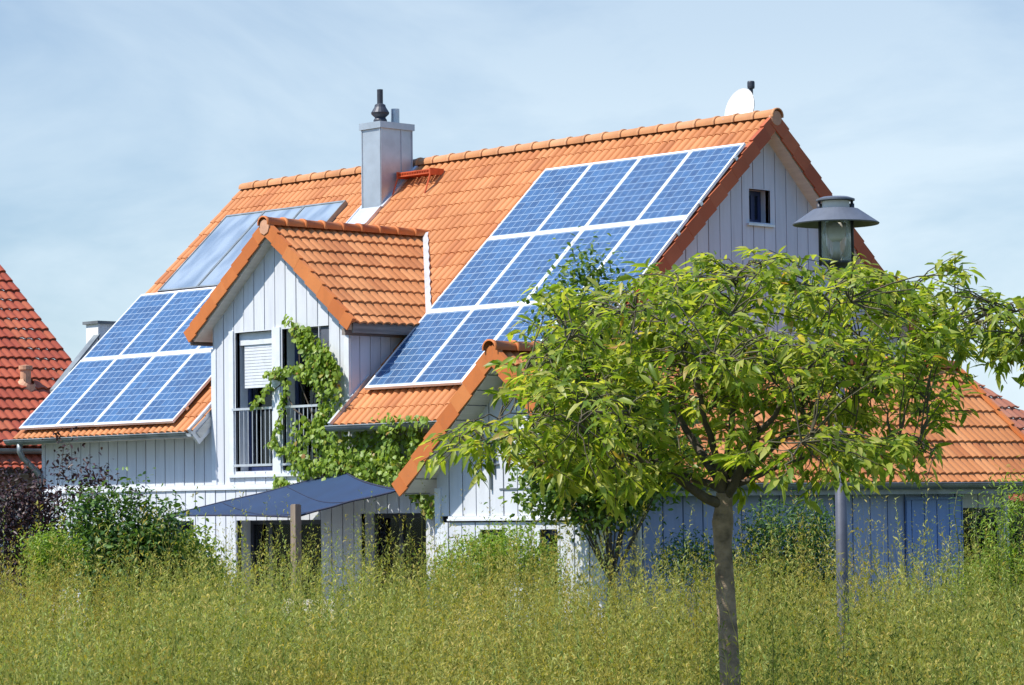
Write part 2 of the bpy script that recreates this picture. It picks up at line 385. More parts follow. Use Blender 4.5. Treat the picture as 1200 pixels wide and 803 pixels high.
XD, ZD, PD, WD = -1.865, 6.43, .6866, 1.91         # dormer ridge x, height, pitch, half width of the roof
YD = -4.64; DWL, DWR = -3.40, -.27                   # dormer front overhang, wall edges
tD = math.tan(PD)
ofs = NF*-.03
mb = MB()
def skip(t):
    ya = -t*cp_
    if ya > -4.15: return None
    return [(0, DWL-XV-.02), (DWR-XV+.03, XG-XV)]
tiles(mb, Vector((XV,0,ZR))+ofs, (1,0,0), DF, NF, XG-XV, TE, amp=.028, lift=.014, u_skip=skip)
roof_f = mb.build('roof', 'tile', house, smooth=True)
mb = MB(); tiles(mb, Vector((XG,0,ZR))+NB*-.03, (-1,0,0), DB, NB, XG-XV, TE, ss=4)
mb.build('roof', 'tile', house, smooth=True)
mb = MB(); ridge_tiles(mb, (XV-.01,0,ZR+.035), (XG+.03,0,ZR+.035)); ridge = mb.build('ridge_tiles', 'ridge', house, smooth=True)
c = MB(); c.lathe((XG+.035,0,ZR-.035), [(0,.0),(.105,.0),(.115,-.02),(.115,-.06)], 20, axis=(1,0,0)); c.build('end_cap', 'clay_cap', ridge)
mb = MB()
verge_tiles(mb, (XG,0,ZR), DF, NF, (1,0,0), TE); mb.build('verge_tiles', 'verge_shade', house, recalc=True)
mb = MB(); verge_tiles(mb, (XG,0,ZR), DB, NB, (1,0,0), TE); mb.build('verge_tiles', 'verge_shade', house, recalc=True)
# roof deck and soffits under the tiles (front broken for the dormer)
mb = MB()
def deck(mb, x0, x1, t0, t1, D, Nn, n0=-.16, n1=-.05, mi=0):
    o = Vector((x0,0,ZR))+D*t0+Nn*n0; mb.obox(o, (x1-x0,0,0), D*(t1-t0), Nn*(n1-n0), mi)
deck(mb, XV+.03, XG-.03, .1, 5.6, DF, NF); deck(mb, XV+.03, DWL-.03, 5.6, TE-.04, DF, NF); deck(mb, DWR+.03, XG-.03, 5.6, TE-.04, DF, NF)
deck(mb, XV+.03, XG-.03, .1, TE-.04, DB, NB)
mb.build('soffit', 'soffit', house, recalc=True)
# left-hand verge board and the two boards where the dormer cuts the eaves
mb = MB()
for x in (DWL-.10, DWR+.012):
    mb = MB(); mb.obox(Vector((x,0,ZR))+DF*5.5+NF*(-.225), (.05,0,0), DF*(TE-5.47), NF*.30); mb.build('verge_board', 'lead', house, recalc=True)
for D_, N_ in ((DF, NF), (DB, NB)):
    mb = MB(); mb.obox(Vector((XV-.0,0,ZR))+D_*.05+N_*(-.17), (.035,0,0), D_*(TE-.08), N_*.13); mb.build('verge_board', 'fascia', house, recalc=True)
# gutters
def gutter(mb, x0, x1, y, z, r=.072):
    n = 8; t = .5
    for (ra, rb) in ((r, r-.008),):
        i0 = len(mb.v)
        for x in (x0, x1):
            for j in range(n+1):
                a = math.pi+math.pi*j/n; mb.v.append((x, y+math.cos(a)*ra, z+math.sin(a)*ra)); mb.t.append(t)
            for j in range(n+1):
                a = 2*math.pi-math.pi*j/n; mb.v.append((x, y+math.cos(a)*rb, z+math.sin(a)*rb)); mb.t.append(t)
        w = 2*(n+1)
        for j in range(w): a = i0+j; b = i0+(j+1)%w; mb.f.append([a, b, b+w, a+w]); mb.mi.append(0)
        mb.f.append([i0+j for j in range(w)]); mb.mi.append(0); mb.f.append([i0+w+j for j in range(w)][::-1]); mb.mi.append(0)
        mb.tube([(x0, y-r, z+.003), (x1, y-r, z+.003)], .011, 6)
YE, ZE = -TE*cp_, ZR-TE*sp_
mb = MB(); gutter(mb, XV-.12, DWL-.06, YE-.055, ZE-.015); g1 = mb.build('gutter', 'gutter', house, recalc=True)
mb = MB(); gutter(mb, DWR+.02, XG+.02, YE-.055, ZE-.015); mb.build('gutter', 'gutter', house, recalc=True)
mb = MB(); yv = YE-.055
mb.tube([(XV+.22,yv,ZE-.07),(XV+.22,yv,ZE-.2),(XV+.22,yv+.06,ZE-.3),(XV+.25,YF-.12,ZE-.52),(XV+.27,YF-.07,ZE-.62),(XV+.27,YF-.07,.0)], .045, 10)
mb.build('downpipe', 'gutter', house, smooth=True)

# walls.  u = x for the front wall
FU, FN = Vector((1,0,0)), Vector((0,-1,0)); OF = Vector((0,YF,0))
w1 = (-2.86,-2.00,2.79,4.87); w2 = (-1.76,-.94,2.79,4.87)
low_ops = [(-4.6,-3.85,.95,2.06), (-2.82,-.90,.02,2.06), (-.02,1.36,.02,2.14)]
def dorm_top(u): return ZD-.19-abs(u-XD)*tD
mb = MB()
board_wall(mb, OF, FU, FN, XL, DWL, 2.60, roofz(YF)-.16, phase=.02, gap=.022)
board_wall(mb, OF, FU, FN, DWL, DWR, 2.60, dorm_top, [w1, w2], phase=.02, gap=.018)
board_wall(mb, OF, FU, FN, DWR, XW, 2.60, roofz(YF)-.16, phase=.02)
board_wall(mb, OF+FN*.03, FU, FN, XL, XW, 0, 2.52, low_ops, phase=.08, gap=.022)
wall_front = mb.build('wall', ['board','joint'], house, recalc=True)
mb = MB()   # ledge between storeys, corner boards, window heads
mb.box((XL-.03, YF-.085, 2.52), (XW+.03, YF+.0, 2.555)); mb.box((XL-.03, YF-.062, 2.555), (XW+.03, YF-.002, 2.598))
mb.box((DWL-.02, YF-.045, 2.60), (DWL+.09, YF-.0, roofz(YF)+.9)); mb.box((DWR-.085, YF-.047, 2.60), (DWR+.018, YF-.0, 4.66))
mb.box((-3.02, YF-.07, 2.70), (-.82, YF-.002, 2.745)); mb.box((-1.975, YF-.052, 2.745), (-1.79, YF, 4.9))
mb.box((-2.99, YF-.05, 2.745), (-2.89, YF, 4.9)); mb.box((XL-.035, YF-.07, 0), (XL+.07, YF+.05, 2.52)); mb.box((XW-.08, YF-.07, 0), (XW+.035, YF+.05, 2.52))
mb.build('trim', 'trim', house, recalc=True)
# right gable (+X)
GN = Vector((1,0,0)); GU = Vector((0,1,0)); OG = Vector((XW,0,0))
gw = (-.30,.16,6.27,6.75)
g2 = (1.15,2.0,4.0,4.86)
mb = MB()
board_wall(mb, OG, GU, GN, -4.40, 4.40, 0, lambda u: ZR-.19-abs(u)*math.tan(p), [gw, g2], phase=.03)
mb.build('wall', ['board_shade','joint'], house, recalc=True)
mb = MB(); mb.box((XW+.0, -.36, 6.215), (XW+.07, .22, 6.248)); mb.box((XW, -2.6, 5.36), (XW+.05, 2.6, 5.41)); mb.box((XW,-4.4,2.5),(XW+.05,4.4,2.56))
mb.build('trim', 'lead', house, recalc=True)
# rear and left walls close the body
mb = MB(); board_wall(mb, Vector((0,4.4,0)), Vector((-1,0,0)), Vector((0,1,0)), -XW, -XL, 0, roofz(4.4)-.16)
board_wall(mb, Vector((XL,0,0)), Vector((0,-1,0)), Vector((-1,0,0)), -4.4, 4.4, 0, lambda u: ZR-.19-abs(u)*math.tan(p))
mb.build('wall', ['board','joint'], house, recalc=True)
# inside: dark floor, partitions
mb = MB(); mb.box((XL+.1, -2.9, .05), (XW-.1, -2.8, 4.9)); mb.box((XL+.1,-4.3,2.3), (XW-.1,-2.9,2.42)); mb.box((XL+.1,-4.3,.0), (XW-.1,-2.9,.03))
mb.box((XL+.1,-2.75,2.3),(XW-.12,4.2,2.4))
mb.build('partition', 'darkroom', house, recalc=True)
# windows
def winF(a,b,z0,z1,name='window',**k): return opening_frame(name, house, OF, FU, FN, a, b, z0, z1, **k)
wa = winF(*w1); wb = winF(*w2, bar=None)
wl = winF(*low_ops[0]); wd = winF(*low_ops[1], name='terrace_door', bar=(-2.35,), mats='dark_metal'); wd2 = winF(*low_ops[2], name='terrace_door', bar=(.55,), mats='dark_metal')
wg = opening_frame('window', house, OG, GU, GN, *gw, depth=.20, bar=(-.02,), matf='board_shade'); wg2 = opening_frame('window', house, OG, GU, GN, *g2, depth=.15, matf='board_shade')
# roller shutter, curtain, railings of the French windows
mb = MB(); z = 4.70
for k in range(14):
    mb.box((w1[0]+.10, YF+.07, 4.68-.046*(k+1)), (w1[1]-.005, YF+.088, 4.68-.046*k-.006))
    mb.box((w1[0]+.10, YF+.082, 4.68-.046*(k+1)-.003), (w1[1]-.005, YF+.094, 4.68-.046*k+.002))
mb.box((w1[0]+.005, YF+.05, 4.68), (w1[1]-.005, YF+.14, 4.865)); mb.build('shutter', 'trim', wa, recalc=True)
mb = MB(); pts = []
for k in range(37):
    x = w1[0]+.36+k*(w1[1]-w1[0]-.40)/36; pts.append((x, YF+.34+.018*math.sin(k*1.15)))
for (xa,ya),(xb,yb) in zip(pts, pts[1:]): mb.face([(xa,ya,2.84),(xb,yb,2.84),(xb,yb,4.78),(xa,ya,4.78)])
mb.build('curtain', 'curtain', wa, smooth=True)
for (xa0, xa1, z0_, z1_, par, mt_) in ((w2[0]+.10, w2[0]+.42, 2.84, 4.80, wb, 'redwall'), (low_ops[1][0]+.55, low_ops[1][0]+.80, .1, 2.0, wd, 'curtain'), (low_ops[2][1]-.4, low_ops[2][1]-.12, .1, 2.05, wd2, 'curtain')):
    mb = MB(); pts = [(xa0+(xa1-xa0)*k/20, YF+.36+.016*math.sin(k*1.2)) for k in range(21)]
    for (xa,ya),(xb,yb) in zip(pts, pts[1:]): mb.face([(xa,ya,z0_),(xb,yb,z0_),(xb,yb,z1_),(xa,ya,z1_)])
    mb.build('curtain', mt_, par, smooth=True)
for (a, b, par) in ((w1[0]+.01, w1[1]-.01, wa), (w2[0]+.01, w2[1]-.01, wb)):
    mb = MB(); y = YF-.055
    mb.box((a-.05, y-.02, 3.70), (b+.05, y+.02, 3.735)); mb.box((a-.03, y-.015, 2.86), (b+.03, y+.015, 2.895))
    n = 8
    for k in range(n+1): x = a+.02+k*(b-a-.04)/n; mb.tube([(x, y, 2.88), (x, y, 3.71)], .0085, 6)
    mb.build('railing', 'lead', par, recalc=True)

# dormer roof
DR, NR = Vector((math.cos(PD),0,-math.sin(PD))), Vector((math.sin(PD),0,math.cos(PD)))
DL, NL = Vector((-math.cos(PD),0,-math.sin(PD))), Vector((-math.sin(PD),0,math.cos(PD)))
TD = WD/math.cos(PD)
clip = [((0,0,ZR+.03), (0, sp_*1.0, -cp_))]   # keep what stands above the main roof plane
clip = [(Vector((0,0,ZR))+NF*.0, tuple(-NF))]
mb = MB(); tiles(mb, Vector((XD,YD,ZD))+NR*-.03, (0,1,0), DR, NR, 3.4, TD, phase=.5); mb.build('dormer_roof', 'tile', house, smooth=True, clips=clip)
mb = MB(); tiles(mb, Vector((XD,YD+3.4,ZD))+NL*-.03, (0,-1,0), DL, NL, 3.4, TD); mb.build('dormer_roof', 'tile', house, smooth=True, clips=clip)
mb = MB(); ridge_tiles(mb, (XD,-1.35,ZD+.03), (XD,YD-.03,ZD+.03), rad=.10); rr = mb.build('ridge_tiles', 'verge', house, smooth=True)
c = MB(); c.lathe((XD,YD-.035,ZD-.055), [(0,0),(.115,0),(.12,-.02),(.12,-.06)], 8, axis=(0,-1,0)); c.build('end_cap', 'clay_cap', rr)
mb = MB(); verge_tiles(mb, (XD,YD,ZD), DR, NR, (0,-1,0), TD, depth=.16); mb.build('verge_tiles', 'verge', house, recalc=True)
mb = MB(); verge_tiles(mb, (XD,YD,ZD), DL, NL, (0,-1,0), TD, depth=.16); mb.build('verge_tiles', 'verge', house, recalc=True)
mb = MB()
for D_, N_ in ((DR,NR),(DL,NL)):
    mb.obox(Vector((XD,YD+.03,ZD))+D_*.02+N_*-.17, D_*(TD-.08), (0,3.4,0), N_*.12)
mb.build('soffit', 'soffit', house, recalc=True, clips=[(Vector((0,0,ZR))+NF*-.02, tuple(-NF))])
# cheeks of the dormer, fascia above, valley flashing
mb = MB()
board_wall(mb, Vector((DWR,0,0)), GU, GN, YF, -2.9, lambda u: roofz(u)-.03, 4.80, phase=-.04, pitch=.2, gap=.012)
mb.build('dormer_wall', ['board_shade','joint'], house, recalc=True)
mb = MB(); board_wall(mb, Vector((DWL,0,0)), Vector((0,-1,0)), -GN, 2.9, -YF, lambda u: roofz(u)-.03, 4.80, pitch=.2); mb.build('dormer_wall', ['board_shade','joint'], house, recalc=True)
mb = MB(); mb.box((DWR+.025, YD+.06, 4.70), (DWR+.10, -2.95, 4.80)); mb.box((XD+WD-.06, YD+.05, 4.72), (XD+WD-.03, -3.05, 4.865)); mb.build('fascia', 'fascia', house, recalc=True, clips=[(Vector((0,0,ZR))+NF*.0, tuple(-NF))])
mb = MB(); mb.box((XD-WD+.03, YD+.05, 4.72), (XD-WD+.06, -3.05, 4.865)); mb.build('fascia', 'fascia', house, recalc=True, clips=[(Vector((0,0,ZR))+NF*.0, tuple(-NF))])
mb = MB()
def valley_pt(s, w, n): # along the dormer's right valley
    z = ZD-s*tD; y = -(ZR-z)/math.tan(p); return Vector((XD+s+w, y, z))+NF*n+Vector((0,0,0))
for k in range(22):
    s0, s1 = WD*k/22, WD*(k+1)/22
    a, b = valley_pt(s0,.02,.035), valley_pt(s1,.02,.035); e, d = valley_pt(s0,.15,.05), valley_pt(s1,.15,.05)
    q = .012*(1 if k % 2 else -1)
    mb.hexa([a,b,d+Vector((q,0,0)),e-Vector((q,0,0))], [x+NF*.008 for x in (a,b,d+Vector((q,0,0)),e-Vector((q,0,0)))])
mb.build('valley_flashing', 'lead', house, recalc=True)

# chimney
CX0, CX1, CY0, CY1, CZ = -3.99, -3.53, -.87, -.18, 8.34
mb = MB(); mb.box((CX0,CY0,6.8), (CX1,CY1,CZ))
for y in (CY0, CY0+.44, CY1-.02): mb.box((CX1, y, 6.9), (CX1+.012, y+.02, CZ))
for x in (CX0, CX1-.02): mb.box((x, CY0-.012, 6.8), (x+.02, CY0, CZ))
chim = mb.build('chimney', 'zinc', house, recalc=True)
mb = MB(); mb.box((CX0-.03,CY0-.03,CZ-.005), (CX1+.03,CY1+.03,CZ+.10)); mb.build('cap', 'zinc', chim, recalc=True)
mb = MB(); mb.lathe((-3.79,-.64,CZ+.10), [(.11,0),(.11,.06),(.085,.10),(.14,.15),(.15,.18),(.095,.27),(.085,.31),(.048,.33),(.048,.56),(0,.56)], 18); mb.build('cowl', 'dark_metal', chim, smooth=False)
mb = MB(); mb.lathe((-3.74,-.36,CZ+.10), [(.07,0),(.07,.26),(.06,.26),(.06,.22),(0,.22)], 16); mb.build('vent_pipe', 'zinc', chim)
mb = MB()
for (x0,x1,ta,tb,n) in ((CX0-.03,CX1+.0,1.16,1.60,.05),):
    mb.obox(Vector((x0,0,ZR))+DF*ta+NF*n, (x1-x0,0,0), DF*(tb-ta), NF*.012)
    mb.obox(Vector((x0-.03,0,ZR))+DF*ta+NF*.0, (.03,0,0), DF*(tb-ta), NF*.075); mb.obox(Vector((x1,0,ZR))+DF*ta+NF*.0, (.03,0,0), DF*(tb-ta), NF*.075)
mb.obox(Vector((CX1,0,ZR))+DF*.12+NF*.0, (.07,0,0), DF*1.05, NF*.065)
mb.obox(Vector((CX0-.07,0,ZR))+DF*.12+NF*.0, (.07,0,0), DF*1.05, NF*.065)
mb.build('chimney_flashing', 'lead', house, recalc=True)
# sweep's step
mb = MB(); x0, x1, y0, y1, z = -3.46, -2.70, -.56, -.30, 7.60
for zz in (z, z-.055): 
    mb.box((x0,y0,zz), (x1,y0+.015,zz+.018)); mb.box((x0,y1,zz), (x1,y1+.015,zz+.018))
for k in range(0, 20): x = x0+k*(x1-x0)/19; mb.box((x-.004,y0+.002,z-.05),(x+.008,y1+.012,z+.016))
for k in range(0, 6): y = y0+k*(y1-y0)/5; mb.box((x0,y+.003,z+.002),(x1,y+.013,z+.014))
for x in (x0-.02, x1):
    mb.box((x,y0-.02,z-.075),(x+.025,y1+.02,z+.03)); mb.tube([(x+.012,y0,z-.05),(x+.012,y0-.13,roofz(y0-.13)+.05)], .013, 6)
    mb.tube([(x+.012,y1,z-.05),(x+.012,y1,roofz(y1))], .013, 6)
mb.build('roof_step', 'red_metal', house, recalc=True)

# small details on the roof: soil vent and dish
mb = MB(); mb.tube([(2.905,.8,6.95),(2.905,.8,8.45)], .030, 10); mb.lathe((2.905,.8,8.40), [(.0,.0),(.052,0),(.056,.03),(.056,.09),(.05,.11),(0,.11)], 14)
mb.build('vent_pipe', 'dark_metal', house)
dish = thing('satellite_dish', (3.16,.38,7.45), 'round white satellite dish standing behind the roof ridge near its right end', 'satellite dish')
nd = Vector((-.1,-1,.2)).normalized(); cD = Vector((3.17,.30,7.99)); a1 = nd.cross((0,0,1)).normalized(); b1 = a1.cross(nd)
mb = MB(); i0 = 0; rings = 8; seg = 32
for side in (0, .012):
    b0 = len(mb.v)
    for k in range(rings+1):
        r = k/rings
        for j in range(seg):
            a = 2*math.pi*j/seg; pt = cD+a1*math.cos(a)*.31*r+b1*math.sin(a)*.33*r+nd*(.07*r*r-side); mb.v.append(tuple(pt)); mb.t.append(.5)
    for k in range(rings):
        for j in range(seg): q0 = b0+k*seg+j; q1 = b0+k*seg+(j+1)%seg; mb.f.append([q0,q1,q1+seg,q0+seg]); mb.mi.append(0)
mb.build('reflector', 'white', dish, smooth=True)
mb = MB(); mb.tube([cD-nd*.02, cD-nd*.12, (3.19,.45,7.75), (3.19,.45,7.40)], .022, 8); mb.build('mast', 'zinc', dish, smooth=True)
mb = MB(); mb.tube([cD-b1*.36+nd*.05, cD-b1*.22+nd*.36], .012, 6); mb.lathe(cD-b1*.22+nd*.34, [(0,0),(.03,0),(.035,.07),(0,.075)], 12, axis=-nd); mb.build('receiver_arm', 'zinc', dish)

# ------------------------------------------------------------------ solar panels
PW, PH, PITX, PITT, RISE = 1.003, 1.682, 1.01, 1.6868, .125
def make_panel():
    root = thing('solar_module', (0,0,0), None, 'solar panel')
    U, D_, N_ = Vector((1,0,0)), DF, NF; fw_ = .030; fh = .046
    mb = MB()
    for (u0,u1,t0,t1) in ((0,PW,0,fh),(0,PW,PH-fh,PH),(0,fw_,fh,PH-fh),(PW-fw_,PW,fh,PH-fh)):
        mb.obox(U*u0+D_*t0+N_*-.042, U*(u1-u0), D_*(t1-t0), N_*.042)
    fo = mb.build('frame', 'frame', root, recalc=True)
    me = bpy.data.meshes.new('cells'); c_ = [U*fw_+D_*fh, U*(PW-fw_)+D_*fh, U*(PW-fw_)+D_*(PH-fh), U*fw_+D_*(PH-fh)]
    c_ = [x+N_*-.004 for x in c_]; me.from_pydata([tuple(x) for x in c_], [], [[3,2,1,0]]); me.materials.append(M['cells'])
    uv = me.uv_layers.new(name='cells')
    for li, lp in enumerate(me.loops): uv.data[li].uv = [(-.06,-.1),(6.06,-.1),(6.06,10.1),(-.06,10.1)][lp.vertex_index]
    o = bpy.data.objects.new('cells', me); COL.objects.link(o); o.parent = root
    for t in (.30, 1.33):   # the length of rail and the two clamps that carry this panel
        mb = MB(); mb.obox(U*-.002+D_*t+N_*-.075, U*(PW+.004), D_*.04, N_*.030)
        mb.obox(U*.2+D_*(t+.01)+N_*-.125, U*.04, D_*.02, N_*.05); mb.obox(U*-.03+D_*(t-.01)+N_*-.06, U*.026, D_*.06, N_*.055); mb.obox(U*(PW+.004)+D_*(t-.01)+N_*-.06, U*.026, D_*.06, N_*.055)
        mb.build('rail', 'alu', root, recalc=True)
    return root
proto = make_panel(); first = True
def copy_tree(o, parent=None):
    c = o.copy(); COL.objects.link(c); c.parent = parent
    for ch in list(o.children): copy_tree(ch, c)
    return c
ordn = ['leftmost', 'second from left', 'third from left', 'rightmost']
def array(x0, t0, nrows, rown, where, group):
    global first
    for r in range(nrows):
        for k in range(4):
            o = proto if first else copy_tree(proto); first = False
            ln = Vector((x0+k*PITX+.009,0,ZR))+DF*(t0+r*PITT+.018)+NF*(RISE+random.uniform(-.003,.003)); o.location = ln; LOC[o.name] = ln
            o['label'] = '%s solar panel in the %s row of the array %s' % (ordn[k], rown[r], where); o['group'] = group
array(0.0, .770, 3, ('top', 'middle', 'bottom'), 'right of the dormer', 'solar panels of the large array')
array(-8.01, 2.982, 2, ('upper', 'lower'), 'left of the dormer', 'solar panels of the small array')
# thermal collectors
cl = ['left collector, the one beside the roof edge', 'middle collector, half hidden by the dormer ridge', 'right collector, next to the chimney']
for k in range(3):
    x0 = -7.62+k*1.035; root = thing('solar_collector', Vector((x0,0,ZR))+DF*.93, 'grey glazed solar water '+cl[k], 'solar collector', 'flat solar water collectors'); o0 = Vector((x0,0,ZR))+DF*.93
    mb = MB(); L, W_ = 2.02, 1.03; f = .035
    for (u0,u1,t0,t1) in ((0,W_,0,f),(0,W_,L-f,L),(0,f*.7,f,L-f),(W_-f*.7,W_,f,L-f)):
        mb.obox(o0+Vector((u0,0,0))+DF*t0+NF*.0, (u1-u0,0,0), DF*(t1-t0), NF*.115)
    mb.build('frame', 'gutter', root, recalc=True)
    mb = MB(); mb.obox(o0+Vector((f*.7,0,0))+DF*f+NF*.09, (W_-f*1.4,0,0), DF*(L-2*f), NF*.012); mb.build('glazing', 'collector', root, recalc=True)

# ------------------------------------------------------------------ side house (wing in front right)
YW = -7.1; AX, AZ = 5.902, 4.13; HW = 1.785; P2 = .752; SXL, SXR = 4.48, 7.37; Y1, Y2 = -7.5, 1.70
t2 = math.tan(P2); wing = thing('side_house', (AX,-3,0), 'low white and blue boarded side building with orange roof behind the trees', 'house')
WR, WNR = Vector((math.cos(P2),0,-math.sin(P2))), Vector((math.sin(P2),0,math.cos(P2)))
WL, WNL = Vector((-math.cos(P2),0,-math.sin(P2))), Vector((-math.sin(P2),0,math.cos(P2)))
TW = HW/math.cos(P2)
mb = MB(); tiles(mb, Vector((AX,Y1,AZ))+WNR*-.03, (0,1,0), WR, WNR, Y2-Y1, TW, phase=.5); mb.build('roof', 'tile', wing, smooth=True)
mb = MB(); tiles(mb, Vector((AX,Y2,AZ))+WNL*-.03, (0,-1,0), WL, WNL, Y2-Y1, TW); mb.build('roof', 'tile', wing, smooth=True)
mb = MB(); ridge_tiles(mb, (AX,Y2,AZ+.03), (AX,Y1-.03,AZ+.03)); rr = mb.build('ridge_tiles', 'verge', wing, smooth=True)
c = MB(); c.lathe((AX,Y1+.05,AZ-.035), [(0,0),(.10,0),(.105,-.02)], 20, axis=(0,-1,0)); c.build('end_cap', 'clay_cap', rr)
for (y, out) in ((Y1, -1), (Y2, 1)):
    for D_, N_ in ((WR,WNR),(WL,WNL)):
        mb = MB(); verge_tiles(mb, (AX,y,AZ), D_, N_, (0,out,0), TW); mb.build('verge_tiles', 'verge', wing, recalc=True)
mb = MB()
for D_, N_ in ((WR,WNR),(WL,WNL)): mb.obox(Vector((AX,Y1+.03,AZ))+D_*.02+N_*-.15, D_*(TW-.06), (0,Y2-Y1-.06,0), N_*.10)
for k in range(9):   # fine joints of the soffit boards under the front overhang
    q = Vector((AX,Y1+.03,AZ))+WL*(.3+k*.26)+WNL*-.156; mb.obox(q, WL*.008, (0,.42,0), WNL*.008, mi=1)
mb.build('soffit', ['soffit','joint'], wing, recalc=True)
wtop = lambda u: AZ-.17-abs(u-AX)*t2
mb = MB(); OW = Vector((0,YW,0)); wops = [(5.28,5.72,1.0,1.93), (6.32,6.62,1.0,1.93)]
board_wall(mb, OW, FU, FN, SXL, SXR, 2.10, wtop, phase=.05, pitch=.245, gap=.020)
board_wall(mb, OW+FN*.02, FU, FN, SXL, SXR, 0, 2.02, wops, phase=.05, pitch=.245, gap=.020); mb.build('wall', ['board','joint'], wing, recalc=True)
mb = MB(); mb.box((4.72,YW-.085,2.04),(SXR,YW-.0,2.065)); mb.box((4.72,YW-.062,2.065),(SXR,YW-.002,2.098)); mb.box((SXL-.02,YW-.05,0),(SXL+.08,YW,2.45)); mb.box((SXR-.08,YW-.055,0),(SXR+.03,YW,2.45)); mb.build('trim', 'trim', wing, recalc=True)
mb = MB(); mb.box((5.62,YW-.04,2.415),(6.9,YW-.024,2.435)); mb.box((5.47,YW-.07,2.42),(5.49,YW-.025,3.0)); mb.box((5.53,YW-.07,2.60),(5.55,YW-.025,3.0)); mb.box((5.42,YW-.06,2.72),(5.62,YW-.028,2.74)); mb.box((5.44,YW-.06,2.79),(5.60,YW-.028,2.81)); mb.build('bracket', 'gutter', wing, recalc=True)
for o_ in wops: opening_frame('window', wing, OW, FU, FN, *o_, depth=.1)
mb = MB(); OS = Vector((SXR,0,0)); ys = -.26; ztop = AZ-.17-(SXR-AX)*t2
board_wall(mb, OS, GU, GN, YW+.0, ys, 0, ztop, pitch=.36, gap=.022); mb.build('wall', ['board_side','joint'], wing, recalc=True)
mb = MB(); mb.box((SXR+.03,-1.45,2.235),(SXR+.06,ys+.0,2.27)); board_wall(mb, OS+GN*.045, GU, GN, -1.45, ys+.02, .05, 2.23, pitch=.27, gap=.02, mi=0, backing=False); mb.build('sliding_door', ['board_blue','joint'], wing, recalc=True)
mb = MB(); board_wall(mb, Vector((6.95,0,0)), GU, GN, ys, 1.25, 2.12, 2.95, pitch=.36, gap=.022); board_wall(mb, Vector((0,ys,0)), Vector((-1,0,0)), Vector((0,1,0)), -SXR, -SXL, 0, wtop if False else (lambda u: AZ-.17-abs(-u-AX)*t2), pitch=.36)
board_wall(mb, Vector((SXL,0,0)), Vector((0,-1,0)), -GN, -ys, -YW, 0, ztop); mb.build('wall', ['board_shade','joint'], wing, recalc=True)
mb = MB(); mb.box((6.9,1.25,0),(7.02,1.37,2.95)); mb.build('post', 'board_shade', wing, recalc=True)
mb = MB(); mb.box((4.6,1.25,0),(4.72,1.37,2.9)); mb.build('post', 'board_shade', wing, recalc=True)
def gutterY(mb, y0, y1, x, z, r=.072):
    g = MB(); gutter(g, y0, y1, -x, z, r); i0 = len(mb.v)
    mb.v += [(-b, a, c) for a,b,c in g.v]; mb.t += g.t; mb.f += [[i0+k for k in f] for f in g.f]; mb.mi += g.mi
ZE2 = AZ-TW*math.sin(P2)
mb = MB(); gutterY(mb, Y1+.05, Y2-.05, AX+HW+.055, ZE2-.012); mb.box((AX+HW-.03,Y1+.1,ZE2-.15),(AX+HW-.005,Y2-.1,ZE2-.01)); mb.build('gutter', 'gutter', wing, recalc=True)
mb = MB(); yy = -6.62; mb.tube([(AX+HW+.055,yy,ZE2-.08),(AX+HW+.055,yy,ZE2-.15),(SXR+.10,yy,ZE2-.42),(SXR+.085,yy,ZE2-.5),(SXR+.085,yy,0)], .045, 10); mb.build('downpipe', 'lead', wing, smooth=True)

# ------------------------------------------------------------------ neighbours
nbl = thing('neighbour_house', (-16,6,0), 'house with weathered red tiled roof at the left edge behind the solar roof', 'house')
PN = .70; RN, NN = Vector((math.cos(PN),0,-math.sin(PN))), Vector((math.sin(PN),0,math.cos(PN)))
ex, ez = -16.0, 3.48; Lr = 9.0
top = Vector((ex,0,ez))-RN*Lr
mb = MB(); tiles(mb, Vector((top.x,-9.5,top.z)), (0,1,0), RN, NN, 13.05, Lr, hump=.20, course=.34, amp=.026, lift=.045, ss=6); mb.build('roof', 'tile_red', nbl, smooth=True)
mb = MB(); verge_tiles(mb, (top.x,3.55,top.z), RN, NN, (0,1,0), Lr, .34); mb.build('verge_tiles', 'tile_red', nbl, recalc=True)
RN2, NN2 = Vector((-RN.x,0,RN.z)), Vector((-NN.x,0,NN.z))
mb = MB(); mb.obox(Vector((top.x,-9.5,top.z)), RN2*Lr, (0,13.05,0), NN2*.05); mb.build('roof', 'tile_red', nbl, recalc=True)
mb = MB(); ridge_tiles(mb, (top.x,3.5,top.z+.05), (top.x,-9.5,top.z+.05)); mb.build('ridge_tiles', 'tile_red', nbl, smooth=True)
mb = MB(); gutterY(mb, -9.4, 3.4, ex+.10, ez-.03, .09); mb.build('gutter', 'gutter', nbl, recalc=True)
mb = MB(); q = Vector((ex,0,ez-.30)); tiles(mb, Vector((ex-.55,-9.5,ez+.30)), (0,1,0), RN, NN, 12.6, 1.15, hump=.20, course=.34, amp=.026, lift=.045, ss=6); mb.build('porch_roof', 'tile_red', nbl, smooth=True)
mb = MB(); mb.box((ex-.5,-9.4,2.74),(ex+.2,3.1,2.96)); mb.build('beam', 'brown_wood', nbl, recalc=True)
mb = MB(); mb.box((2*top.x-ex+.6,-9.2,0),(ex-.4,3.2,3.0)); mb.build('wall', 'stucco', nbl, recalc=True)
mb = MB(); i0 = len(mb.v); mb.face([(2*top.x-ex+.6,3.2,3.0),(ex-.4,3.2,3.0),(top.x,3.2,top.z-.2)]); mb.build('gable_wall', 'stucco', nbl); mb = MB(); mb.face([(ex-.4,-9.2,3.0),(2*top.x-ex+.6,-9.2,3.0),(top.x,-9.2,top.z-.2)]); mb.build('gable_wall', 'stucco', nbl)
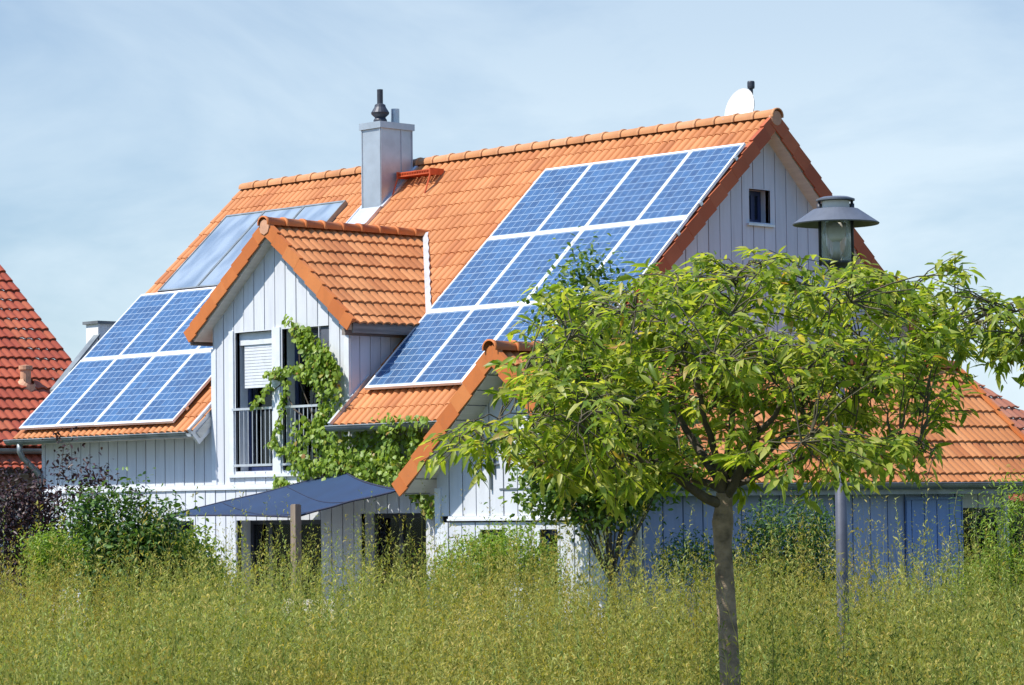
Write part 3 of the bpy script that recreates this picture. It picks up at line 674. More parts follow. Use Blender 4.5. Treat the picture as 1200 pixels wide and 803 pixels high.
q = on(30, 452, NN, NN.dot(Vector((ex,0,ez)))); mb = MB(); mb.lathe(q-Vector((0,0,.1)), [(.11,0),(.11,.42),(.14,.42),(.14,.5),(0,.52)], 14); mb.lathe(q-Vector((0,0,.05))+NN*.02, [(0.26,0),(.12,.16)], 14, axis=NN); mb.build('vent_pipe', 'clay_cap', nbl)

wc = thing('chimney_stack', (-9.4,.5,0), 'small white rendered stack with flat grey cap behind the left solar array', 'chimney')
c0 = onX(115,376,-9.4); c1 = onX(131,376,-9.4); y0, y1, zt = c0.y, c1.y, c0.z
mb = MB(); mb.box((-9.75,y0,0),(-9.4,y1+.1,zt-.05)); mb.build('shaft', 'stucco', wc, recalc=True)
mb = MB(); mb.box((-9.80,y0-.04,zt-.05),(-9.36,y1+.14,zt)); mb.build('cap', 'gutter', wc, recalc=True)
mb = MB(); a = onX(92,421,-9.4); b = onX(116,391,-9.4)
# low white wall with sloping coping running down in front of the stack
mb.hexa([(-9.5,a.y-.5,0),(-9.4,a.y-.5,0),(-9.4,b.y,0),(-9.5,b.y,0)], [(-9.5,a.y-.5,a.z-.5*(b.z-a.z)/(b.y-a.y)-.04),(-9.4,a.y-.5,a.z-.5*(b.z-a.z)/(b.y-a.y)-.04),(-9.4,b.y,b.z-.04),(-9.5,b.y,b.z-.04)])
pw = mb.build('side_wall', 'stucco', wc, recalc=True)
mb = MB(); sl = (b.z-a.z)/(b.y-a.y)
mb.hexa([(-9.53,a.y-.5,a.z-.5*sl-.04),(-9.37,a.y-.5,a.z-.5*sl-.04),(-9.37,b.y,b.z-.04),(-9.53,b.y,b.z-.04)], [(-9.53,a.y-.5,a.z-.5*sl),(-9.37,a.y-.5,a.z-.5*sl),(-9.37,b.y,b.z),(-9.53,b.y,b.z)]); mb.build('coping', 'gutter', pw, recalc=True)

nbr = thing('neighbour_house', (0,14,0), 'distant house with faded brown-red roof at the right edge behind the low building', 'house')
ex, ez = 2.0, 2.72; Lr = 2.9; top = Vector((ex,0,ez))-RN*Lr
mb = MB(); tiles(mb, Vector((top.x,4,top.z)), (0,1,0), RN, NN, 12.0, Lr, hump=.2, course=.30, amp=.022, lift=.04, ss=5); mb.build('roof', 'tile_old', nbr, smooth=True, clips=[((-.047,9.677,4.4), (-.643,.766,0.0))])
mb = MB(); mb.obox(Vector((top.x,4,top.z)), RN2*Lr, (0,5.2,0), NN2*.05); mb.build('roof', 'tile_old', nbr, recalc=True)
mb = MB(); gutterY(mb, 4, 15, ex+.08, ez-.02, .07); mb.build('gutter', 'gutter', nbr, recalc=True)
mb = MB(); mb.box((top.x-1.2,4.2,0),(ex-.35,12.4,2.75)); mb.build('wall', 'redwall', nbr, recalc=True)
shed = thing('shed', (3.6,6.8,0), 'low shed roof of red tiles glimpsed under the eaves at right', 'shed')
mb = MB(); e = onX(1150,592,4.0); tiles(mb, Vector((4.0-.8,e.y-4,e.z+.42)), (0,1,0), Vector((.885,0,-.465)), Vector((.465,0,.885)), 9, .9, hump=.2, course=.3, ss=5); mb.build('roof', 'tile_red', shed, smooth=True)
mb = MB(); mb.box((3.2,e.y-3.9,0),(3.9,e.y+4.9,e.z+.02)); mb.build('wall', 'brown_wood', shed, recalc=True)

# ------------------------------------------------------------------ sail, post, bench, lamp
A = onY(190,605,-5.2); B = onY(347,606,-7.45); C = Vector((4.12,-7.42,2.40)); C = onY(468,575,-7.3); D = onY(403,553,-4.52)
sail = thing('shade_sail', (B.x,B.y,0), 'dark blue triangular shade sail stretched over the terrace', 'shade sail')
LOC[sail.name] = Vector((B.x,B.y,0)); mb = MB(); n = 16; g = []
for i in range(n+1):
    for j in range(n+1):
        u, v = i/n, j/n
        P_ = (A*(1-u)+B*u)*(1-v)+(D*(1-u)+C*u)*v
        P_ = P_-Vector((0,0,1))*(.16*math.sin(math.pi*u)*math.sin(math.pi*v)+.006*math.sin(9*u+14*v)*math.sin(math.pi*v))
        cen = (A+B+C+D)/4; k_ = .07*(math.sin(math.pi*u)*(abs(2*v-1)**6)+math.sin(math.pi*v)*(abs(2*u-1)**6)); P_ = P_+(cen-P_)*k_
        mb.v.append(tuple(P_)); mb.t.append(.5)
for i in range(n):
    for j in range(n): a_ = i*(n+1)+j; mb.f.append([a_, a_+n+1, a_+n+2, a_+1]); mb.mi.append(0)
edge = [i*(n+1) for i in range(n+1)]+[n*(n+1)+j for j in range(1,n+1)]+[i*(n+1)+n for i in range(n-1,-1,-1)]+[j for j in range(n-1,-1,-1)]
rim = [mb.v[k] for k in edge]; mb.build('cloth', 'canvas', sail, smooth=True)
seams = [[mb.v[i*(n+1)+j] for i in range(n+1)] for j in (5, 11)]
mb = MB(); mb.tube(rim, .014, 6)
for q in seams: mb.tube([(x,y,z+.004) for x,y,z in q], .006, 4)
mb.build('hem', 'rim', sail, smooth=True)
mb = MB(); mb.tube([A, A+Vector((-.35,.4,.15))], .008, 5); mb.build('cord', 'alu', sail)
mb = MB(); px_ = onY(346.5,592,-7.52); mb.box((px_.x-.05,px_.y-.05,0),(px_.x+.05,px_.y+.05,px_.z))
mb.box((px_.x-.04,px_.y-.04,px_.z),(px_.x+.04,px_.y+.04,px_.z+.012)); mb.tube([(px_.x,px_.y+.05,px_.z-.1), B], .01, 6)
grounded(mb, 'sail_post', 'wood', 'weathered square wooden post holding the front corner of the blue sail', 'post')
bn = at(349,697,36.5); bench = thing('garden_bench', (bn.x,bn.y,0), 'pale slatted garden bench beside the wooden sail post', 'bench'); LOC[bench.name] = Vector((bn.x,bn.y,0))
mb = MB()
for k in range(4): mb.box((bn.x-.30,bn.y-.02,.72+k*.10),(bn.x+.75,bn.y+.02,.795+k*.10))
mb.build('backrest', 'bench', bench, recalc=True)
mb = MB()
for k in range(4): mb.box((bn.x-.30,bn.y-.14-k*.11,.44),(bn.x+.75,bn.y-.05-k*.11,.47))
mb.build('seat', 'bench', bench, recalc=True)
for (dx, dy, h) in ((-.28,-.45,.44),(.68,-.45,.44),(-.28,.03,1.08),(.68,.03,1.08)):
    mb = MB(); mb.box((bn.x+dx,bn.y+dy,0),(bn.x+dx+.05,bn.y+dy+.05,h)); mb.build('leg', 'bench', bench, recalc=True)

LD = 22.0; lt = at(979,232,LD); lb = Vector((lt.x, lt.y, 0)); lamp = thing('street_lamp', lb, 'grey street lamp with wide conical hood and clear glass cylinder', 'street lamp')
S_ = LD/FPX
def LZ(py): return at(979,py,LD).z
mb = MB(); mb.tube([lb, (lb.x,lb.y,1.0), (lb.x,lb.y,LZ(330))], [.048,.046,.042], 16); mb.lathe((lb.x,lb.y,0), [(.075,0),(.075,.5),(.055,.55)], 16); mb.build('pole', 'lamp_pole', lamp, smooth=True)
mb = MB(); z0, z1 = LZ(263.5), LZ(245.5)
mb.lathe((lb.x,lb.y,z0), [(.322,0),(.326,.008),(.17,z1-z0),(.125,z1-z0+.005),(.125,z1-z0-.01),(.165,z1-z0-.014),(.31,0),(.322,0)], 40); mb.build('hood', 'lamp_metal', lamp)
mb = MB(); mb.lathe((lb.x,lb.y,LZ(234.5)), [(0,.022),(.10,.022),(.145,.006),(.145,-.006),(0,-.006)], 32); mb.build('cap', 'lamp_metal', lamp)
mb = MB(); mb.lathe((lb.x,lb.y,LZ(246)), [(.098,0),(.105,.0),(.105,LZ(236)-LZ(246)),(.0,LZ(236)-LZ(246))], 28); mb.build('reflector', 'soffit', lamp)
mb = MB(); zb = LZ(307)
mb.lathe((lb.x,lb.y,zb), [(.108,0),(.112,.0),(.112,z0-zb+.06),(.108,z0-zb+.06)], 32); mb.build('glass', 'lampglass', lamp, smooth=True)
mb = MB(); mb.lathe((lb.x,lb.y,z0-.13), [(0,0),(.03,.0),(.06,.03),(.075,.08),(.075,.14),(0,.14)], 24); mb.build('bulb_holder', 'soffit', lamp, smooth=True)
mb = MB(); mb.tube([(lb.x,lb.y,zb),(lb.x,lb.y,z0-.12)], .028, 12); mb.build('bulb', 'curtain', lamp, smooth=True)
for s in (-1, 1):
    q = lb+RT.to_3d()*0; rr_ = Vector((RT.x,RT.y,0)).normalized()*(.122*s); mb = MB()
    mb.tube([(lb.x+rr_.x,lb.y+rr_.y,zb-.03),(lb.x+rr_.x,lb.y+rr_.y,LZ(236))], .011, 8); mb.tube([(lb.x+rr_.x,lb.y+rr_.y,LZ(248)),(lb.x+rr_.x,lb.y+rr_.y,LZ(239))], .019, 8); mb.build('strut', 'dark_metal', lamp, smooth=True)
mb = MB(); mb.lathe((lb.x,lb.y,zb-.10), [(.046,-.06),(.05,0),(.075,.06),(.115,.085),(.118,.10),(0,.10)], 28); mb.build('collar', 'dark_metal', lamp)

# ------------------------------------------------------------------ foliage tools (numpy)
def unit(v): return v/np.maximum(np.linalg.norm(v, axis=-1, keepdims=True), 1e-9)
def leaves_mesh(name, mat, pos, dirs, nrm, length, width, tint, parent=None, off=None, bend=.25, simple_=False, fold=.25):
    """pos: base of each leaf, dirs: where it points, nrm: upper side"""
    n = len(pos); d = unit(dirs); s = unit(np.cross(d, nrm)); u = np.cross(s, d)
    if simple_: T = np.array([(0,0,0),(.45,.5,.10),(1,0,-.12),(.45,-.5,.10)]); F = [[0,3,2,1]]
    else:
        T = np.array([(0,0,0),(.30,.46,.06),(.30,0,0),(.30,-.46,.06),(.66,.38,.04),(.66,0,0),(.66,-.38,.04),(1,0,0)])
        F = [[0,2,1],[0,3,2],[1,2,5,4],[2,3,6,5],[4,5,7],[5,6,7]]
    L = np.asarray(length)[:,None]; Wd = np.asarray(width)[:,None]
    k = len(T); V = np.zeros((n, k, 3))
    bnd = np.asarray(bend if hasattr(bend, '__len__') else np.full(n, bend))[:,None]
    x = T[None,:,0]*L; y = T[None,:,1]*Wd; z = T[None,:,2]*L*fold/.25 - bnd*T[None,:,0]**2*L
    V = pos[:,None,:]+x[...,None]*d[:,None,:]+y[...,None]*s[:,None,:]+z[...,None]*u[:,None,:]
    if off is not None: V = V-np.array(off)
    V = V.reshape(-1, 3); base = (np.arange(n)*k)
    me = bpy.data.meshes.new(name); me.vertices.add(len(V)); me.vertices.foreach_set('co', V.ravel().astype(np.float32))
    loops = np.concatenate([np.concatenate([b[None,:] for b in [base+q for q in f]], 0).T.ravel() if False else (base[:,None]+np.array(f)[None,:]).ravel() for f in F])
    starts = []; tot = []; c_ = 0
    for f in F:
        starts.append(c_+np.arange(n)*len(f)); tot.append(np.full(n, len(f))); c_ += n*len(f)
    starts = np.concatenate(starts); tot = np.concatenate(tot)
    me.loops.add(len(loops)); me.loops.foreach_set('vertex_index', loops.astype(np.int32))
    me.polygons.add(len(starts)); me.polygons.foreach_set('loop_start', starts.astype(np.int32)); me.polygons.foreach_set('loop_total', tot.astype(np.int32))
    me.update(calc_edges=True); me.materials.append(M[mat])
    a = me.attributes.new('tint', 'FLOAT', 'POINT'); a.data.foreach_set('value', np.repeat(tint, k).astype(np.float32))
    if not simple_: me.polygons.foreach_set('use_smooth', np.ones(len(starts), bool))
    me.validate()
    o = bpy.data.objects.new(name, me); COL.objects.link(o)
    if parent: o.parent = parent
    LOC[o.name] = LOC.get(parent.name, Vector()) if parent else Vector()
    return o
def rnd_dirs(n): return unit(rng.normal(size=(n, 3)))
def join_mb(name, mats, mb, parent, smooth=True): return mb.build(name, mats, parent, smooth=smooth)
P3 = lambda v: np.array(tuple(v))
def px_blob(lobes, n, d0, hollow=.35):
    """points in ellipsoids whose centres/radii were read off in pixels at distance d0"""
    w = np.array([l[2]*l[3] for l in lobes], float); w /= w.sum(); out = []
    r_, u_, f_ = P3(RT), P3(UPV), P3(FW)
    for l, ww in zip(lobes, w):
        px_, py_, rx, ry = l[:4]; dd = l[4] if len(l) > 4 else 0; rz = l[5] if len(l) > 5 else rx
        m_ = max(3, int(n*ww)); q = rnd_dirs(m_)*(hollow+(1-hollow)*rng.random((m_,1))**.45)
        c_ = P3(at(px_, py_, d0+dd)); s_ = (d0+dd)/FPX
        out.append(c_+q[:,:1]*rx*s_*r_+q[:,1:2]*ry*s_*u_+q[:,2:3]*rz*s_*f_)
    return np.concatenate(out)

# ------------------------------------------------------------------ cherry tree
CD = 13.5; base = at(856,803,CD); base.z = 0; fork = at(848,585,CD)
cherry = thing('cherry_tree', base, 'young broad tree with drooping light green leaves in the foreground right', 'tree')
mb = MB()
tp = [Vector((base.x,base.y,-.05)), at(857,960,CD), at(856,800,CD), at(853,740,CD), at(850,690,CD), at(847,640,CD), at(847,622,CD), at(847,612,CD), at(848,596,CD), at(849,578,CD)]
mb.tube(tp, [.072,.054,.048,.046,.044,.042,.046,.051,.042,.038], 18)
mb.lathe(at(843,640,CD), [(0,.02),(.012,.02),(.02,.0)], 8, axis=-FW)
mb.build('trunk', 'bark', cherry, smooth=True)
lobes = [ # px, py, rx, ry, depth, rz
 (556,520,40,24,.1,130),(640,438,50,40,.0,190),(615,512,55,24,-.2,150),(690,385,85,46,.1,250),(700,480,80,56,-.3,260),
 (780,350,75,42,.1,240),(855,330,60,30,.2,200),(905,318,44,26,-.2,120),(790,430,90,50,.2,300),(900,385,100,50,.0,300),(950,530,90,30,-.5,260),
 (990,345,80,40,.1,240),(1050,400,80,56,.2,280),(1010,525,60,26,-.3,240),(1090,345,56,34,.0,180),(1140,385,60,36,.1,200),
 (1190,372,46,32,.1,150),(1185,405,50,24,.1,150),(730,545,70,24,.3,200),(1085,532,34,16,-.2,150),(1235,390,40,40,.1,140),(700,530,90,40,.2,260),(920,440,70,40,.1,300),(850,485,60,30,.3,240),(1080,470,34,34,.0,160),(985,445,60,40,-.2,260),(830,430,60,40,-.3,240),(1030,460,40,22,.1,200),(960,480,70,22,.3,220),(830,545,60,22,.6,200),(650,545,50,16,-.1,120)]
cl_pts = px_blob(lobes, 1130, CD, .2)
# branches: scaffold limbs from the fork to lobe centres, then twigs to the leaf clusters
mb = MB(); nodes = []
fk = Vector(fork); rbt = random.Random(3)
def curve(a, b, lift, n=9):
    a, b = Vector(a), Vector(b); mid = a.lerp(b, .45)+Vector((0,0,lift)); out = []
    for k in range(n+1):
        t = k/n; q = a.lerp(mid, t).lerp(mid.lerp(b, t), t); out.append(q+Vector([rbt.uniform(-1,1)*.012 for _ in range(3)])*(1 if 0 < k < n else 0))
    return out
def limb(a, tgt, lift, r0, n=9):
    c_ = curve(a, tgt, lift, n); mb.tube(c_, [max(.0028, r0*(1-.85*(k/n)**.9)) for k in range(n+1)], 8, cap=False)
    return [(q, max(.004, r0*(1-.85*(k/n)**.9))) for k, q in enumerate(c_) if k > 1]
for (x_, y_, dd, r0) in ((650,490,-.3,.026),(745,430,.5,.027),(797,395,-.4,.022),(870,400,.2,.024),(905,440,.8,.022),(960,420,-.5,.024),(1030,440,.2,.030),(700,520,.6,.020),(985,520,-.2,.016)):
    nodes += limb(fk+Vector((0,0,rbt.uniform(-.05,.04))), at(x_, y_, CD+dd), .10 if y_ < 450 else .02, r0)
for (px_, py_, rx, ry, dd, rz) in lobes:
    for s in range(3):
        tgt = at(px_+rbt.uniform(-.5,.5)*rx, py_-rbt.uniform(-.3,.5)*ry, CD+dd+rbt.uniform(-.7,.7)*rz*CD/FPX)
        best = min(nodes, key=lambda q: (q[0]-tgt).length+.6*max(0, (q[0]-fk).length-(tgt-fk).length*.8)+(9 if q[0].z > tgt.z+.1 else 0))
        L = (tgt-best[0]).length
        nodes += limb(best[0], tgt, .05+.12*L, min(best[1]*.7, .0035+.008*L), 6)
nodeA = np.array([tuple(q) for q, _ in nodes])
mb.build('limb', 'bark2', cherry, smooth=True)
mb = MB(); LP=[]; LDr=[]; LN=[]; LL=[]; LT=[]
Zup = np.array([0,0,1.])
for c_ in cl_pts:
    dist = np.linalg.norm(nodeA-c_, axis=1)+.3*np.maximum(0, nodeA[:,2]-c_[2]); k = int(dist.argmin()); a_ = Vector(nodeA[k]); b_ = Vector(c_)
    out = b_-a_; out.z *= .4; out = out.normalized() if out.length > 1e-4 else Vector((1,0,0))
    tip = b_+out*.12+Vector((0,0,.02-.07*rbt.random())); mid_ = a_.lerp(b_, .5)+Vector((0,0,.03))
    tw = curve(a_, b_, .04, 4)+[tip]; mb.tube(tw, [.0045,.004,.0035,.003,.0022,.0015], 5, cap=False)
    m_ = rng.integers(10, 18)
    for q in range(m_):
        t = rng.random()**.7; seg = P3(b_.lerp(tip, (t-.35)/.65)) if t > .35 else P3(Vector(tw[2]).lerp(b_, t/.35))
        hd = rng.normal(size=3); hd[2] = 0; hd = hd/np.linalg.norm(hd); hd = hd+P3(out)*.7
        d_ = hd*rng.uniform(.7,1.2)+np.array([0,0,-rng.uniform(-.25,.75)])
        LP.append(seg+rng.normal(0,.012,3)); LDr.append(d_); LN.append(Zup+rng.normal(0,.45,3)+hd*.3); LL.append(rng.uniform(.038,.098)); LT.append(rng.random())
mb.build('twig', 'twig', cherry, smooth=True)['kind'] = 'stuff'
LP, LDr, LN, LL, LT = map(np.array, (LP, LDr, LN, LL, LT)); LT = np.clip(LT**1.1, 0, 1)
lo = leaves_mesh('crown', 'cherry', LP, LDr, LN, LL, LL*rng.uniform(.28,.38,len(LL)), LT, cherry, off=base, bend=rng.uniform(.1,.5,len(LL)))

# ------------------------------------------------------------------ generic leafy shrubs and trees
def leafy(name, label, cat, mat, lobes, d0, n, size, ratio=.5, trunk=None, bark='bark2', group=None, hollow=.3, droop=.3, part='foliage', up=.4, bendr=(.05,.3), stems=10, simple_=False, trunk_r=.06, trunk_name='trunk'):
    bx = at(*(trunk or lobes[0][:2]), d0); b0 = Vector((bx.x, bx.y, 0)); root = thing(name, b0, label, cat, group)
    # cluster centres, then leaves around them
    nc = max(8, n//14); cc = px_blob(lobes, nc, d0, hollow); sg = size*1.6
    idx = rng.integers(0, len(cc), n); pos = cc[idx]+rng.normal(0, sg, (n, 3)); pos[:,2] = np.maximum(pos[:,2], .05)
    dr = rnd_dirs(n); dr[:,2] = dr[:,2]*.6-droop; nm = np.array([0,0,1.])+rng.normal(0, .6, (n,3))+(cc[idx]-cc.mean(0))*up
    leaves_mesh(part, mat, pos, dr, nm, size*rng.uniform(.7,1.25,n), size*ratio*rng.uniform(.8,1.15,n), rng.random(n), root, off=b0, bend=rng.uniform(*bendr, n), simple_=simple_)
    mb = MB(); rb = random.Random(len(label))
    if trunk: 
        hub = Vector((b0.x,b0.y,max(.3, bx.z*.75))) ; mb.tube([b0-Vector((0,0,.05)), b0.lerp(hub,.5)+Vector((.02,0,0)), hub], [trunk_r*1.25, trunk_r, trunk_r*.9], 12)
    else: hub = b0
    for k in range(stems):
        t = Vector(cc[rb.randrange(len(cc))]); r0 = trunk_r*.28 if trunk else .014
        c_ = curve(hub, t, .05, 5); mb.tube(c_, [r0*(1-.8*q/5) for q in range(6)], 5, cap=False)
    mb.build(trunk_name, bark, root, smooth=True)
    return root
leafy('pear_tree', 'dark green upright tree between the big foreground tree and the white gable', 'tree', 'pear',
 [(645,580,36,24,0,40),(700,590,44,24,0,40),(745,560,40,34,0,50),(690,372,36,22,0,40),(668,335,7,34,0,8),(684,318,7,36,0,8),(700,325,7,34,0,8),(714,340,7,24,0,8),(655,360,8,22,0,8),(690,400,58,40,0,60),(700,450,85,60,0,90),(690,520,80,55,0,85),(700,575,52,32,0,60),(655,545,40,40,0,50),(760,520,60,60,0,80),(640,355,8,16,0,8)],
 34.3, 19000, .08, .62, trunk=(716,640), droop=.25, part='crown', trunk_r=.06, stems=18)

# vine on the dormer and under the eave (top-level, it climbs on the house)
vine = thing('climbing_vine', (-.3,YF-.15,0), 'light green climbing vine over the French windows and under the right eave', 'vine')
vo = LOC[vine.name]
def vpts(regions):
    out = []
    for (x0,y0,x1,y1,w,n,dep) in regions:   # thick strips read off on the wall plane
        for k in range(n):
            t = rng.random(); px_ = x0+(x1-x0)*t; py_ = y0+(y1-y0)*t; r = w*math.sqrt(rng.random()); a = rng.random()*6.283
            out.append(P3(onY(px_+r*math.cos(a), py_+r*math.sin(a), YF-.08-dep*rng.random())))
    return np.array(out)
vr = [(338,372,352,392,6,60,.1),(348,388,372,420,11,200,.2),(352,385,362,400,8,90,.15),(372,418,388,470,15,400,.25),(345,432,375,445,10,150,.2),(318,436,348,432,6,80,.12),(372,400,392,440,10,260,.15),
 (318,448,296,476,4,60,.1),(330,440,312,436,4,60,.1),(335,445,330,490,4,60,.12),(328,490,318,520,4,55,.12),(316,518,346,535,6,100,.15),(345,515,360,560,12,220,.25),(350,500,400,520,15,330,.3),
 (380,535,500,552,17,1500,.40),(400,515,500,520,14,420,.22),(440,503,500,494,7,150,.62),(345,545,450,560,12,480,.35),(320,560,345,570,5,70,.12),(322,575,328,560,4,30,.1),(440,488,500,490,5,90,.62),(455,495,462,560,9,240,.5),(484,500,488,560,7,120,.5),(385,480,372,500,10,200,.2),(480,570,510,600,10,220,.2)]
vp = vpts(vr); n = len(vp); dr = rnd_dirs(n); dr[:,2] = -abs(dr[:,2])-.4; dr[:,1] -= .3; nm = np.array([-.2,-1,.5])+rng.normal(0,.45,(n,3))
sz = rng.uniform(.05,.10,n); leaves_mesh('foliage', 'vine', vp, dr, nm, sz, sz*rng.uniform(.75,.95,n), rng.random(n), vine, off=vo, bend=rng.uniform(.05,.35,n))
mb = MB(); V_ = lambda px_, py_, d=.05: onY(px_, py_, YF-d)
for pl in ([(380,560),(376,530),(372,500),(352,450),(350,400),(340,376)], [(380,560),(378,470),(372,430),(385,400)], [(372,500),(345,480),(330,450),(300,474)], [(380,560),(345,530),(316,520),(330,480),(335,445)], [(380,560),(420,530),(470,520),(510,525)]):
    mb.tube([V_(a_, b_, .06) for a_, b_ in pl], [.016-.012*k/(len(pl)-1) for k in range(len(pl))], 6)
mb.build('stem', 'bark2', vine, smooth=True)

leafy('purple_shrub', 'dark purple-leaved shrub in front of the red roofed house at left', 'shrub', 'purple',
 [(20,618,50,46,0,60),(50,592,30,28,0,40),(0,590,45,36,0,60),(30,660,70,50,0,60),(85,560,9,16,0,9),(120,566,12,12,0,9),(100,590,14,18,0,12),(110,555,5,22,0,5),(150,590,8,16,0,6),(75,535,6,22,0,5)], 37, 8000, .07, .5, stems=90)
leafy('lime_shrub', 'small bright lime green shrub in front of the purple one', 'shrub', 'bush_light', [(52,640,22,16,0,20),(75,650,16,18,0,16),(60,668,26,24,0,22)], 34, 4200, .055, .35)
leafy('broadleaf_shrub', 'deep green broad-leaved shrub under the white wall at left', 'shrub', 'bush',
 [(140,652,44,36,0,50),(110,632,18,20,0,24),(175,636,26,24,0,34),(150,690,60,50,0,60),(98,600,8,22,0,6),(163,592,6,14,0,5),(135,590,6,16,0,5),(195,610,8,18,0,6),(120,590,5,14,0,5)], 36, 13000, .085, .5, stems=30)
leafy('leafy_shrub', 'fresh green shrub at the foot of the window left of the sail', 'shrub', 'bush_light', [(215,660,36,34,0,36),(240,690,30,36,0,30),(200,700,34,34,0,30),(232,640,10,12,0,8)], 36.5, 7000, .075, .5, stems=20)
leafy('garden_shrub', 'rounded green shrub before the windows of the white gable', 'shrub', 'bush_light', [(560,660,38,32,0,40),(600,650,34,36,0,40),(540,680,40,40,0,40),(630,680,30,36,0,30),(640,650,12,16,0,8)], 33, 12000, .05, .4, stems=20)
leafy('wall_shrub', 'green shrub against the blue wall just left of the lamp post', 'shrub', 'bush', [(925,640,40,40,0,40),(890,630,20,26,0,20),(900,690,60,46,0,50),(955,660,30,50,0,30),(900,605,8,18,0,6),(935,596,8,16,0,6),(820,660,50,28,0,40),(962,610,10,20,0,8)], 34, 15000, .06, .35, stems=26)
leafy('hedge', 'dark clipped conifer hedge under the eaves at right', 'hedge', 'conifer', [(1130,640,70,46,0,40),(1190,640,60,48,0,40),(1160,690,90,50,0,50)], 43, 22000, .07, .3, stems=12, up=.1)
leafy('tall_shrub', 'tall narrow-leaved shrub with upright shoots at the right edge', 'shrub', 'bush_light', [(1190,670,24,40,0,30),(1176,610,6,40,0,6),(1186,585,4,30,0,4),(1165,680,26,26,0,24),(1140,690,16,26,0,14),(1199,610,6,40,0,6),(1160,630,4,30,0,4)], 27, 3800, .06, .25, stems=24)
# two bare-leaved upright sprigs on their own
for i, (pts_, lab) in enumerate((([(1122,690),(1124,640),(1118,600),(1122,575)], 'thin upright leafy shoot beside the end of the blue wall'), ([(1152,690),(1148,650),(1143,615),(1145,590)], 'thin leafy shoot against the dark hedge'))):
    q = [at(a_, b_, 26) for a_, b_ in pts_]; b0 = Vector((q[0].x,q[0].y,0)); t_ = thing('leafy_shoot', b0, lab, 'plant', 'upright leafy shoots at right')
    mb = MB(); mb.tube([b0]+q, [.008,.007,.006,.004,.002], 6); mb.build('stem', 'stem', t_, smooth=True)
    k = 26; ps = np.array([P3(q[0].lerp(q[1], t*3) if t < .333 else q[1].lerp(q[2], t*3-1) if t < .667 else q[2].lerp(q[3], t*3-2)) for t in np.linspace(0,1,k)])
    dr = np.array([P3(RT)*(1 if j % 2 else -1)+P3(FW)*rng.normal(0,.4)+Zup*.25 for j in range(k)])
    leaves_mesh('leaves', 'bush', ps, dr, np.tile(Zup,(k,1))+rng.normal(0,.2,(k,3)), np.full(k,.075), np.full(k,.026), rng.random(k), t_, off=b0, bend=.4)

